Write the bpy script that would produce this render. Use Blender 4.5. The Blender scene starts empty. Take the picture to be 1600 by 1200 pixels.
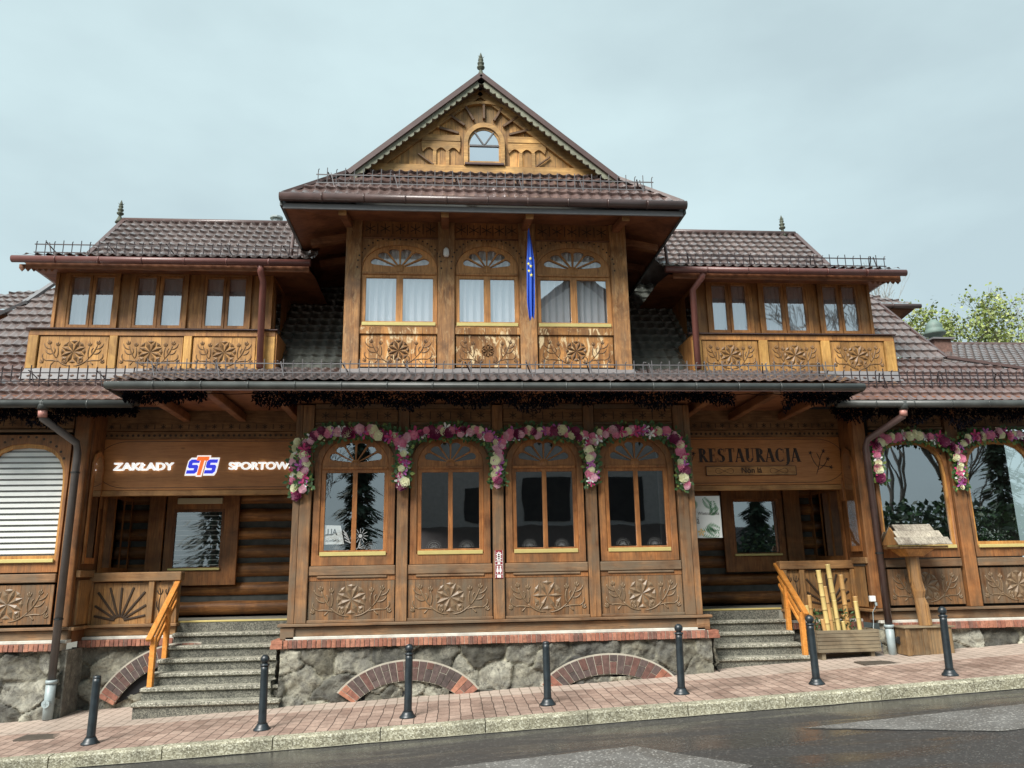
import bpy, bmesh, math, random
from math import sin, cos, pi, radians, sqrt, atan2, floor
from mathutils import Vector, Matrix
from mathutils import noise as mnoise
random.seed(7)
S = bpy.context.scene
COL = S.collection

# ------------------------------------------------------------------ camera
cam_d = bpy.data.cameras.new("camera"); cam = bpy.data.objects.new("camera", cam_d); COL.objects.link(cam)
S.camera = cam
cam_d.sensor_width = 36; cam_d.lens = 27.0; cam_d.clip_end = 2000; cam_d.clip_start = .1
def cam_axes(yaw, pitch, roll):
    cy, sy, cp, sp, cr, sr = cos(yaw), sin(yaw), cos(pitch), sin(pitch), cos(roll), sin(roll)
    f = Vector((-sy*cp, cy*cp, sp)); r0 = Vector((cy, sy, 0)); u0 = r0.cross(f)
    return cr*r0+sr*u0, -sr*r0+cr*u0, f
_r, _u, _f = cam_axes(-0.08400821, 0.23239512, -0.01717528)
cam.matrix_world = Matrix(((_r.x, _u.x, -_f.x, -.76), (_r.y, _u.y, -_f.y, -12.0), (_r.z, _u.z, -_f.z, 1.6), (0, 0, 0, 1)))

# ------------------------------------------------------------------ light
SUN_EL, SUN_AZ = radians(47), radians(216)
W = bpy.data.worlds.new("World"); S.world = W; W.use_nodes = True
nt = W.node_tree; nt.nodes.clear()
out = nt.nodes.new("ShaderNodeOutputWorld")
sky = nt.nodes.new("ShaderNodeTexSky"); sky.sky_type = 'NISHITA'; sky.sun_disc = False
sky.sun_elevation = SUN_EL; sky.sun_rotation = SUN_AZ; sky.dust_density = 2
b1 = nt.nodes.new("ShaderNodeBackground"); b1.inputs[1].default_value = .06
nt.links.new(sky.outputs[0], b1.inputs[0])
tc = nt.nodes.new("ShaderNodeTexCoord"); mp = nt.nodes.new("ShaderNodeMapping"); mp.inputs['Scale'].default_value = (1, 1, 2.2)
nz = nt.nodes.new("ShaderNodeTexNoise"); nz.inputs['Scale'].default_value = 2.3; nz.inputs['Detail'].default_value = 5; nz.inputs['Roughness'].default_value = .5
cr_ = nt.nodes.new("ShaderNodeValToRGB")
cr_.color_ramp.elements[0].position = .32; cr_.color_ramp.elements[0].color = (.53, .665, .70, 1)
cr_.color_ramp.elements[1].position = .62; cr_.color_ramp.elements[1].color = (.665, .835, .86, 1)
nt.links.new(tc.outputs['Generated'], mp.inputs[0]); nt.links.new(mp.outputs[0], nz.inputs[0]); nt.links.new(nz.outputs[0], cr_.inputs[0])
b2 = nt.nodes.new("ShaderNodeBackground"); b2.inputs[1].default_value = .57
nt.links.new(cr_.outputs[0], b2.inputs[0])
mx = nt.nodes.new("ShaderNodeMixShader"); mx.inputs[0].default_value = .88
nt.links.new(b1.outputs[0], mx.inputs[1]); nt.links.new(b2.outputs[0], mx.inputs[2]); nt.links.new(mx.outputs[0], out.inputs[0])
sl = bpy.data.lights.new("sun", 'SUN'); sl.energy = 3.4; sl.angle = radians(28); sl.color = (1, .96, .9)
so = bpy.data.objects.new("sun", sl); COL.objects.link(so)
d = Vector((sin(radians(-36))*cos(SUN_EL), -cos(radians(-36))*cos(SUN_EL), sin(SUN_EL)))   # from high behind the camera
so.rotation_euler = d.to_track_quat('Z', 'Y').to_euler(); so.location = (0, -20, 30)
S.view_settings.view_transform = 'Standard'; S.view_settings.look = 'None'; S.view_settings.gamma = 1
S.view_settings.exposure = 0.95
S.cycles.max_bounces = 7; S.cycles.diffuse_bounces = 4; S.cycles.glossy_bounces = 4; S.cycles.transparent_max_bounces = 10
S.cycles.caustics_reflective = False; S.cycles.caustics_refractive = False

# ------------------------------------------------------------------ materials
MATS = {}
def newmat(name):
    m = bpy.data.materials.new(name); m.use_nodes = True; t = m.node_tree; t.nodes.clear()
    o = t.nodes.new("ShaderNodeOutputMaterial"); p = t.nodes.new("ShaderNodeBsdfPrincipled")
    t.links.new(p.outputs[0], o.inputs[0]); MATS[name] = m
    return m, t, p, o
def N(t, typ, **k):
    n = t.nodes.new(typ)
    for a, b in k.items():
        if a in n.inputs: n.inputs[a].default_value = b
        else: setattr(n, a, b)
    return n
def math_(t, op, a, b=None, c=None):
    n = t.nodes.new("ShaderNodeMath"); n.operation = op
    for i, v in enumerate((a, b, c)):
        if v is None: continue
        if isinstance(v, (int, float)): n.inputs[i].default_value = v
        else: t.links.new(v, n.inputs[i])
    return n.outputs[0]
def mixc(t, fac, a, b, mode='MIX'):
    n = t.nodes.new("ShaderNodeMix"); n.data_type = 'RGBA'; n.blend_type = mode
    for i, v in ((0, fac), (6, a), (7, b)):
        if isinstance(v, (int, float)): n.inputs[i].default_value = v
        elif isinstance(v, tuple): n.inputs[i].default_value = v if len(v) == 4 else (*v, 1)
        else: t.links.new(v, n.inputs[i])
    return n.outputs[2]
def ramp(t, src, *st):
    n = t.nodes.new("ShaderNodeValToRGB"); e = n.color_ramp.elements
    while len(e) < len(st): e.new(.5)
    for i, (p, c) in enumerate(st):
        e[i].position = p; e[i].color = (*c, 1) if isinstance(c, tuple) else (c, c, c, 1)
    t.links.new(src, n.inputs[0]); return n.outputs[0]
def coords(t, scale=(1, 1, 1), rot=(0, 0, 0)):
    tc = t.nodes.new("ShaderNodeTexCoord"); m = t.nodes.new("ShaderNodeMapping")
    m.inputs['Scale'].default_value = scale; m.inputs['Rotation'].default_value = rot
    t.links.new(tc.outputs['Object'], m.inputs[0]); return m.outputs[0]
def noise(t, vec, scale=5, detail=4, rough=.5, dist=0):
    n = N(t, "ShaderNodeTexNoise", Scale=scale, Detail=detail, Roughness=rough, Distortion=dist); t.links.new(vec, n.inputs['Vector']); return n.outputs[0]
def bump(t, h, p, strength=.3, dist=.01):
    b = N(t, "ShaderNodeBump", Strength=strength, Distance=dist); t.links.new(h, b.inputs['Height']); t.links.new(b.outputs[0], p.inputs['Normal']); return b

def wood(name, dark, light, axis='z', plank=0, weather=None, wamt=.5, rough=.55, peel=None, pamt=.5, spec=.35, stain=1.0):
    m, t, p, o = newmat(name)
    hi = 14.0; sc = {'z': (hi, hi, 1), 'x': (1, hi, hi), 'y': (hi, 1, hi)}[axis]
    base = coords(t)
    rnd = N(t, "ShaderNodeObjectInfo").outputs['Random']
    off = t.nodes.new("ShaderNodeVectorMath"); off.operation = 'ADD'
    cb = t.nodes.new("ShaderNodeCombineXYZ"); r7 = math_(t, 'MULTIPLY', rnd, 7.3)
    for i in range(3): t.links.new(r7, cb.inputs[i])
    mpn = t.nodes.new("ShaderNodeMapping"); mpn.inputs['Scale'].default_value = sc
    t.links.new(base, off.inputs[0]); t.links.new(cb.outputs[0], off.inputs[1]); t.links.new(off.outputs[0], mpn.inputs[0])
    g = noise(t, mpn.outputs[0], 1.6, 6, .62, 1.2)
    fine = noise(t, mpn.outputs[0], 7, 3, .6, .3)
    gg = math_(t, 'ADD', math_(t, 'MULTIPLY', g, .75), math_(t, 'MULTIPLY', fine, .3))
    c = ramp(t, gg, (.36, dark), (.5, tuple((a+b)/2 for a, b in zip(dark, light))), (.66, light))
    if plank:
        sx = t.nodes.new("ShaderNodeSeparateXYZ"); t.links.new(base, sx.inputs[0])
        co = sx.outputs[0 if axis == 'z' else 2]
        q = math_(t, 'DIVIDE', co, plank); fl = math_(t, 'FLOOR', q)
        wn = N(t, "ShaderNodeTexWhiteNoise", noise_dimensions='1D'); t.links.new(fl, wn.inputs['W'])
        c = mixc(t, 1, c, ramp(t, wn.outputs[0], (0, (.62, .60, .58)), (1, (1.25, 1.2, 1.12))), 'MULTIPLY')
        fr = math_(t, 'ABSOLUTE', math_(t, 'SUBTRACT', math_(t, 'FRACT', q), .5))
        gap = math_(t, 'GREATER_THAN', fr, .5-.004/plank)
        c = mixc(t, math_(t, 'MULTIPLY', gap, .75), c, (.02, .012, .006))
    c = mixc(t, 1, c, ramp(t, rnd, (0, (.8, .79, .78)), (1, (1.18, 1.16, 1.12))), 'MULTIPLY')
    st_ = noise(t, off.outputs[0], 2.6, 5, .6, .5)
    c = mixc(t, stain, c, ramp(t, st_, (.30, (.50, .44, .40)), (.47, (.95, .92, .88)), (.66, (1.32, 1.30, 1.22))), 'MULTIPLY')
    # knots
    vo = N(t, "ShaderNodeTexVoronoi", Scale=1.0); mk = t.nodes.new("ShaderNodeMapping")
    mk.inputs['Scale'].default_value = {'z': (4.5, 4.5, 1.9), 'x': (1.9, 4.5, 4.5), 'y': (4.5, 1.9, 4.5)}[axis]
    t.links.new(off.outputs[0], mk.inputs[0]); t.links.new(mk.outputs[0], vo.inputs['Vector'])
    kn = ramp(t, vo.outputs['Distance'], (.03, 1.0), (.1, 0.0))
    c = mixc(t, math_(t, 'MULTIPLY', kn, .6), c, tuple(a*.35 for a in dark))
    if weather:
        w = noise(t, base, 1.7, 5, .6, .6); w2 = noise(t, mpn.outputs[0], 1.1, 4, .6)
        f = ramp(t, math_(t, 'ADD', math_(t, 'MULTIPLY', w, .6), math_(t, 'MULTIPLY', w2, .4)), (.40, 0.0), (.60, wamt))
        c = mixc(t, f, c, weather)
    if peel:
        mpp = t.nodes.new("ShaderNodeMapping"); mpp.inputs['Scale'].default_value = {'z': (5, 5, 1.6), 'x': (1.6, 5, 5), 'y': (5, 1.6, 5)}[axis]
        t.links.new(base, mpp.inputs[0])
        w = noise(t, mpp.outputs[0], 2.2, 6, .7, .8)
        f = ramp(t, w, (.53, 0.0), (.60, pamt))
        c = mixc(t, f, c, peel)
    t.links.new(c, p.inputs['Base Color'])
    p.inputs['Roughness'].default_value = rough; p.inputs['Specular IOR Level'].default_value = spec
    bump(t, gg, p, .5, .006)
    return m
def plain(name, col, rough=.6, metal=0, var=.15, scale=6, bumpd=0, spec=.5, emit=0):
    m, t, p, o = newmat(name); v = coords(t); n = noise(t, v, scale, 6, .6)
    c = mixc(t, 1, (*col, 1), ramp(t, n, (.3, 1-var), (.7, 1+var)), 'MULTIPLY')
    t.links.new(c, p.inputs['Base Color']); p.inputs['Roughness'].default_value = rough; p.inputs['Metallic'].default_value = metal
    p.inputs['Specular IOR Level'].default_value = spec
    if bumpd: bump(t, n, p, .6, bumpd)
    if emit: p.inputs['Emission Color'].default_value = (*col, 1); p.inputs['Emission Strength'].default_value = emit
    return m
wood('w_bay_v', (.13, .062, .027), (.36, .185, .082), 'z', weather=(.155, .115, .075), wamt=.75, rough=.6)
wood('w_bay_h', (.105, .055, .028), (.28, .16, .085), 'x', weather=(.16, .125, .085), wamt=.8, rough=.6)
wood('w_panel_bay', (.11, .058, .028), (.30, .16, .075), 'z', plank=.21, weather=(.14, .11, .075), wamt=.85, rough=.55)
wood('w_frame', (.23, .085, .028), (.47, .205, .072), 'z', rough=.42, weather=(.17, .08, .035), wamt=.5)
wood('w_surround', (.18, .07, .026), (.41, .18, .066), 'z', rough=.5, weather=(.14, .085, .045), wamt=.6)
wood('w_up_v', (.18, .08, .032), (.52, .27, .105), 'z', rough=.55, weather=(.17, .11, .065), wamt=.6, peel=(.60, .40, .20), pamt=.28)
wood('w_up_panel', (.25, .10, .03), (.58, .30, .10), 'z', plank=.17, rough=.5, weather=(.20, .12, .06), wamt=.5, peel=(.72, .56, .33), pamt=.9)
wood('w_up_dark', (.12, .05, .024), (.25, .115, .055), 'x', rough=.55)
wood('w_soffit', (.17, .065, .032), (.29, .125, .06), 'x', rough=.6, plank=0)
wood('w_dorm', (.22, .09, .03), (.50, .25, .085), 'z', rough=.48, weather=(.24, .125, .055), wamt=.6)
wood('w_dorm_frame', (.20, .085, .03), (.44, .215, .08), 'z', rough=.42)
wood('w_yellow', (.25, .125, .042), (.50, .30, .11), 'z', plank=.16, rough=.45, weather=(.34, .17, .06), wamt=.55)
wood('w_yellow_post', (.32, .16, .045), (.60, .37, .12), 'z', rough=.45, weather=(.36, .2, .07), wamt=.5)
wood('w_gable', (.24, .115, .04), (.56, .34, .135), 'z', plank=.13, rough=.55, weather=(.16, .12, .06), wamt=.6)
wood('w_gable_trim', (.27, .14, .048), (.57, .35, .135), 'x', rough=.55, weather=(.14, .10, .05), wamt=.5)
wood('w_sign', (.36, .145, .048), (.50, .225, .078), 'x', rough=.4, stain=.25)
wood('w_sign_light', (.38, .19, .07), (.52, .29, .12), 'x', rough=.45)
wood('w_log', (.14, .055, .02), (.50, .23, .08), 'x', rough=.5, weather=(.10, .05, .025), wamt=.75)
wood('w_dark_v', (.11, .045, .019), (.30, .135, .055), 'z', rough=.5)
wood('w_rail', (.46, .17, .03), (.66, .29, .07), 'y', rough=.38, stain=.4)
wood('w_gate', (.17, .08, .032), (.44, .25, .10), 'z', plank=.14, rough=.5, weather=(.20, .13, .07), wamt=.7)
wood('w_gate_h', (.17, .085, .035), (.36, .2, .09), 'x', rough=.5, weather=(.2, .14, .08), wamt=.6)
wood('w_orange', (.34, .15, .045), (.58, .31, .10), 'z', rough=.45)
wood('w_planter', (.16, .125, .085), (.34, .28, .19), 'x', rough=.6, weather=(.2, .17, .12), wamt=.6)
wood('w_box', (.13, .075, .035), (.36, .23, .115), 'z', plank=.16, rough=.6, weather=(.17, .13, .08), wamt=.7)
wood('w_shingle', (.17, .155, .13), (.42, .39, .34), 'y', rough=.8)
wood('w_frieze', (.13, .068, .032), (.30, .175, .085), 'x', rough=.6)
plain('carve_dark', (.04, .022, .01), .6, var=.3)
plain('carve_bay', (.18, .12, .068), .45, var=.3, scale=20)
plain('carve_bay_dark', (.085, .052, .026), .6, var=.3, scale=14)
plain('carve_up', (.12, .062, .026), .5, var=.35, scale=16)
plain('carve_yellow', (.17, .09, .034), .5, var=.35, scale=16)
plain('gold', (.72, .60, .24), .3, metal=.35, var=.06)
plain('flash', (.095, .06, .055), .35, var=.15)
plain('flash_grey', (.17, .165, .17), .42, var=.12)
plain('gutter_dark', (.055, .06, .057), .42, var=.35, scale=4)
plain('gutter_red', (.13, .05, .042), .4, var=.15)
plain('gutter_brown', (.075, .045, .04), .3, var=.25)
plain('pipe_dark', (.085, .075, .07), .4, var=.2)
plain('pipe_red', (.27, .105, .085), .4, var=.12)
plain('pipe_pink', (.50, .24, .20), .4, var=.1)
plain('pvc', (.30, .36, .37), .45, var=.15)
plain('iron', (.028, .018, .02), .45, var=.2)
plain('iron_grey', (.12, .115, .12), .4, var=.2)
plain('bollard', (.013, .020, .025), .4, var=.5, scale=9, spec=.6)
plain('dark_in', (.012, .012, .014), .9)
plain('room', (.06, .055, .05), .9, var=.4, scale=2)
plain('black', (.012, .012, .012), .6)
plain('netting', (.004, .004, .006), .9, spec=0.0)
plain('finial', (.075, .085, .06), .75, var=.4, scale=20)
plain('bargeboard', (.20, .205, .15), .7, var=.35, scale=12)
plain('mortar', (.42, .39, .32), .9, var=.2, bumpd=.01)
plain('white_strip', (.55, .54, .48), .8, var=.25)
plain('white', (.80, .80, .78), .5, var=.03); plain('lace', (.36, .37, .37), .6, var=.03)
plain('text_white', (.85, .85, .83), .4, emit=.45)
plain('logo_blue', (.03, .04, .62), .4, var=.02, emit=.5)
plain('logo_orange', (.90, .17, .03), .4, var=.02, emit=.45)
plain('letter_dark', (.03, .014, .007), .5)
plain('blind', (.88, .88, .84), .6, var=.05)
plain('blind_back', (.30, .27, .22), .8, var=.2); plain('cream', (.80, .72, .50), .5, var=.03)
plain('poster', (.72, .75, .73), .5, var=.03)
plain('leaf_print', (.06, .22, .09), .5); plain('hat_print', (.50, .45, .25), .5); plain('flower_print', (.75, .55, .25), .5)
plain('plaque_red', (.25, .03, .04), .5)
plain('concrete', (.30, .295, .25), .85, var=.25, scale=5)
plain('green_leaf', (.045, .11, .03), .55, var=.4, scale=10)
plain('green_felt', (.015, .07, .025), .8, var=.3)
plain('leaf_spring', (.20, .26, .06), .55, var=.35, scale=3)
plain('leaf_spring_b', (.32, .36, .12), .55, var=.3, scale=3)
plain('bark', (.10, .085, .07), .85, var=.3, scale=8)
plain('bark_pale', (.27, .25, .22), .85, var=.2)
plain('spruce', (.018, .045, .022), .7, var=.4)
plain('bamboo', (.58, .44, .17), .35, var=.15, scale=5)
plain('bamboo_brown', (.46, .27, .10), .4, var=.2, scale=5)
plain('bamboo_node', (.20, .13, .06), .6)
for nm, c in (('rose_cream', (.80, .77, .50)), ('rose_pink', (.70, .22, .34)), ('rose_magenta', (.50, .04, .16)), ('rose_wine', (.16, .012, .06)), ('rose_white', (.78, .78, .76)), ('rose_purple', (.42, .10, .36)), ('rose_blush', (.74, .42, .50))):
    plain(nm, tuple(min(.9, q*1.15) for q in c), .55, var=.12, scale=30)
plain('plaster_far', (.30, .29, .28), .9); plain('roof_far', (.07, .05, .045), .6); plain('copper_green', (.14, .20, .175), .6, var=.2)

# curtain
m, t, p, o = newmat('curtain'); p.inputs['Base Color'].default_value = (.93, .94, .95, 1); p.inputs['Roughness'].default_value = .8
p.inputs['Emission Strength'].default_value = 0
# glass: reflective, half see-through, slightly wavy
def glass(name, refl, tint):
    m, t, p, o = newmat(name); t.nodes.remove(p)
    g = N(t, "ShaderNodeBsdfGlossy", Roughness=.012); g.inputs['Color'].default_value = (.92, .95, 1, 1)
    tr = N(t, "ShaderNodeBsdfTransparent"); tr.inputs[0].default_value = (*tint, 1)
    mx = t.nodes.new("ShaderNodeMixShader")
    fr = N(t, "ShaderNodeLayerWeight", Blend=.5)
    f = math_(t, 'ADD', math_(t, 'MULTIPLY', math_(t, 'POWER', fr.outputs['Facing'], 4.0), .5), refl+.03)
    t.links.new(f, mx.inputs[0]); t.links.new(tr.outputs[0], mx.inputs[1]); t.links.new(g.outputs[0], mx.inputs[2]); t.links.new(mx.outputs[0], o.inputs[0])
    b = N(t, "ShaderNodeBump", Strength=.25, Distance=.006); t.links.new(noise(t, coords(t), 1.7, 1), b.inputs['Height']); t.links.new(b.outputs[0], g.inputs['Normal'])
glass('glass_low', .24, (.93, .95, .95)); glass('glass_up', .42, (.9, .92, .95)); glass('glass_wing', .30, (.6, .65, .63)); glass('glass_clear', .03, (.97, .98, .98))
glass('glass_sky', .8, (.5, .6, .7)); glass('glass_fan', .12, (.95, .97, .98))
wood('w_up_frame', (.30, .13, .045), (.60, .31, .12), 'z', rough=.45, stain=.6)

# tiles
def tilemat(name, a, b, moss=0):
    m, t, p, o = newmat(name); v = coords(t)
    n = noise(t, v, 1.3, 5, .6); n2 = noise(t, v, 14, 3, .6)
    c = ramp(t, math_(t, 'ADD', math_(t, 'MULTIPLY', n, .6), math_(t, 'MULTIPLY', n2, .4)), (.38, a), (.62, b))
    t.links.new(c, p.inputs['Base Color'])
    t.links.new(ramp(t, n2, (.3, .5), (.7, .75)), p.inputs['Roughness'])
    p.inputs['Specular IOR Level'].default_value = .4; p.inputs['Coat Weight'].default_value = 1; p.inputs['Coat Roughness'].default_value = .2; p.inputs['Coat IOR'].default_value = 1.9
    bump(t, n2, p, .15, .004)
tilemat('tile', (.06, .038, .034), (.125, .08, .07)); tilemat('tile_wing', (.085, .062, .058), (.18, .14, .13)); tilemat('tile_red', (.075, .042, .036), (.15, .092, .08))  # tile_wing is paler: wet sheen is partly put into its colour
tilemat('tile_dark', (.045, .05, .045), (.10, .11, .095))  # darkest tile, grey-green, for the roof beside the upper bay

# rubble stone, colour stored per stone
m, t, p, o = newmat('stone'); v = coords(t)
at = N(t, "ShaderNodeAttribute", attribute_name='tone'); n = noise(t, v, 5, 8, .65, .4); n2 = noise(t, v, 26, 5, .7)
c = mixc(t, 1, at.outputs['Color'], ramp(t, n, (.3, (.40, .39, .38)), (.5, (.95, .94, .90)), (.70, (1.7, 1.66, 1.55))), 'MULTIPLY')
c = mixc(t, 1, c, ramp(t, n2, (.3, .68), (.7, 1.3)), 'MULTIPLY')
c = mixc(t, ramp(t, noise(t, v, 1.3, 4, .6), (.50, 0.0), (.66, .6)), c, (.07, .07, .068))
c = mixc(t, ramp(t, noise(t, v, 2.1, 5, .7, 1.), (.56, 0.0), (.68, .32)), c, (.36, .33, .25))
vw = t.nodes.new("ShaderNodeVectorMath"); vw.operation = 'ADD'; vn = N(t, "ShaderNodeTexNoise", Scale=2.5, Detail=5.0); t.links.new(v, vn.inputs['Vector']); t.links.new(v, vw.inputs[0]); t.links.new(vn.outputs['Color'], vw.inputs[1])
ve = N(t, "ShaderNodeTexVoronoi", Scale=3.1); ve.feature = 'DISTANCE_TO_EDGE'; t.links.new(vw.outputs[0], ve.inputs['Vector'])
c = mixc(t, ramp(t, ve.outputs['Distance'], (.0, .75), (.022, 0.0)), c, (.045, .042, .038))
t.links.new(c, p.inputs['Base Color']); p.inputs['Roughness'].default_value = .8
bump(t, math_(t, 'ADD', n, math_(t, 'MULTIPLY', n2, .4)), p, .9, .04)
# brick units, colour per object position
def brickmat(name, cols):
    m, t, p, o = newmat(name); v = coords(t)
    at = N(t, "ShaderNodeAttribute", attribute_name='tone'); n = noise(t, v, 18, 6, .65)
    c = mixc(t, 1, at.outputs['Color'], ramp(t, n, (.3, .6), (.7, 1.35)), 'MULTIPLY')
    t.links.new(c, p.inputs['Base Color']); p.inputs['Roughness'].default_value = .8; bump(t, n, p, .5, .01)
brickmat('brick', 0)
# aggregate (washed concrete)
def aggmat(name, cols, scale, rough=.75):
    m, t, p, o = newmat(name); v = coords(t)
    vo = N(t, "ShaderNodeTexVoronoi", Scale=scale); t.links.new(v, vo.inputs['Vector'])
    sp = t.nodes.new("ShaderNodeSeparateColor"); t.links.new(vo.outputs['Color'], sp.inputs[0])
    c = ramp(t, sp.outputs[0], *cols)
    n = noise(t, v, 2.2, 5, .6); c = mixc(t, 1, c, ramp(t, n, (.3, .62), (.7, 1.25)), 'MULTIPLY')
    t.links.new(c, p.inputs['Base Color']); p.inputs['Roughness'].default_value = rough
    bump(t, vo.outputs['Distance'], p, .6, .006)
aggmat('agg', ((0, (.08, .075, .06)), (.35, (.19, .185, .145)), (.7, (.34, .33, .26)), (1, (.52, .50, .42))), 80)
aggmat('agg_riser', ((0, (.05, .05, .042)), (.5, (.13, .128, .105)), (1, (.26, .25, .20))), 80)
aggmat('kerb', ((0, (.14, .13, .09)), (.4, (.26, .245, .17)), (.75, (.38, .365, .27)), (1, (.55, .54, .43))), 70)
# pavers
m, t, p, o = newmat('pavers'); v = coords(t, rot=(0, 0, radians(90)))
wv = t.nodes.new("ShaderNodeVectorMath"); wv.operation = 'ADD'; nn = N(t, "ShaderNodeTexNoise", Scale=3.0); t.links.new(v, nn.inputs['Vector'])
vs = t.nodes.new("ShaderNodeVectorMath"); vs.operation = 'SCALE'; vs.inputs['Scale'].default_value = .05; t.links.new(nn.outputs['Color'], vs.inputs[0])
t.links.new(v, wv.inputs[0]); t.links.new(vs.outputs[0], wv.inputs[1])
bk = N(t, "ShaderNodeTexBrick", Scale=1.0); bk.offset = .5; bk.inputs['Brick Width'].default_value = .21; bk.inputs['Row Height'].default_value = .145
bk.inputs['Mortar Size'].default_value = .007; bk.inputs['Mortar Smooth'].default_value = .2; bk.inputs['Color1'].default_value = (.27, .19, .158, 1); bk.inputs['Color2'].default_value = (.38, .285, .24, 1)
bk.inputs['Mortar'].default_value = (.075, .055, .045, 1); t.links.new(wv.outputs[0], bk.inputs['Vector'])
n = noise(t, coords(t), 1.1, 6, .65, .5); n3 = noise(t, coords(t), 30, 4, .6)
c = mixc(t, 1, bk.outputs['Color'], ramp(t, n, (.28, (.55, .53, .52)), (.5, (.95, .93, .9)), (.7, (1.25, 1.22, 1.15))), 'MULTIPLY')
c = mixc(t, 1, c, ramp(t, n3, (.3, .8), (.7, 1.2)), 'MULTIPLY')
# pale border course along the wall foot (own colour of those blocks)
sx = t.nodes.new("ShaderNodeSeparateXYZ"); t.links.new(coords(t), sx.inputs[0])
bd = math_(t, 'GREATER_THAN', math_(t, 'ADD', sx.outputs[1], math_(t, 'MULTIPLY', noise(t, coords(t), 6, 3), .12)), -.56)
c = mixc(t, math_(t, 'MULTIPLY', bd, .65), c, mixc(t, bk.outputs['Fac'], (.46, .39, .33, 1), (.2, .16, .12, 1)))
t.links.new(c, p.inputs['Base Color']); t.links.new(ramp(t, n, (.35, .38), (.6, .75)), p.inputs['Roughness'])
bump(t, bk.outputs['Fac'], p, -.8, .006)
# wet asphalt
m, t, p, o = newmat('asphalt'); v = coords(t)
n = noise(t, coords(t, (.35, 1.6, 1)), 1.2, 5, .6, .6); n2 = noise(t, v, 90, 4, .7)
vo = N(t, "ShaderNodeTexVoronoi", Scale=75.0); t.links.new(v, vo.inputs['Vector'])
sp = t.nodes.new("ShaderNodeSeparateColor"); t.links.new(vo.outputs['Color'], sp.inputs[0])
c = ramp(t, n2, (.3, (.022, .022, .023)), (.7, (.065, .063, .06)))
c = mixc(t, ramp(t, sp.outputs[0], (.92, 0.0), (.97, .4)), c, (.26, .25, .23))
t.links.new(c, p.inputs['Base Color']); t.links.new(ramp(t, n, (.40, .10), (.56, .50)), p.inputs['Roughness'])
t.links.new(ramp(t, n, (.38, .9), (.55, .4)), p.inputs['Specular IOR Level'])
bump(t, n2, p, .35, .004)
m, t, p, o = newmat('asphalt_patch'); v = coords(t); n2 = noise(t, v, 70, 4, .7); n = noise(t, v, 1.4, 5, .6)
vo = N(t, "ShaderNodeTexVoronoi", Scale=60.0); t.links.new(v, vo.inputs['Vector']); sp = t.nodes.new("ShaderNodeSeparateColor"); t.links.new(vo.outputs['Color'], sp.inputs[0])
c = mixc(t, 1, ramp(t, n2, (.3, (.08, .078, .074)), (.7, (.17, .165, .155))), ramp(t, n, (.3, .65), (.7, 1.2)), 'MULTIPLY')
c = mixc(t, ramp(t, sp.outputs[0], (.86, 0.0), (.95, .6)), c, (.42, .41, .38))
t.links.new(c, p.inputs['Base Color']); t.links.new(ramp(t, n, (.35, .35), (.6, .75)), p.inputs['Roughness']); bump(t, n2, p, .5, .006)

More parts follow.
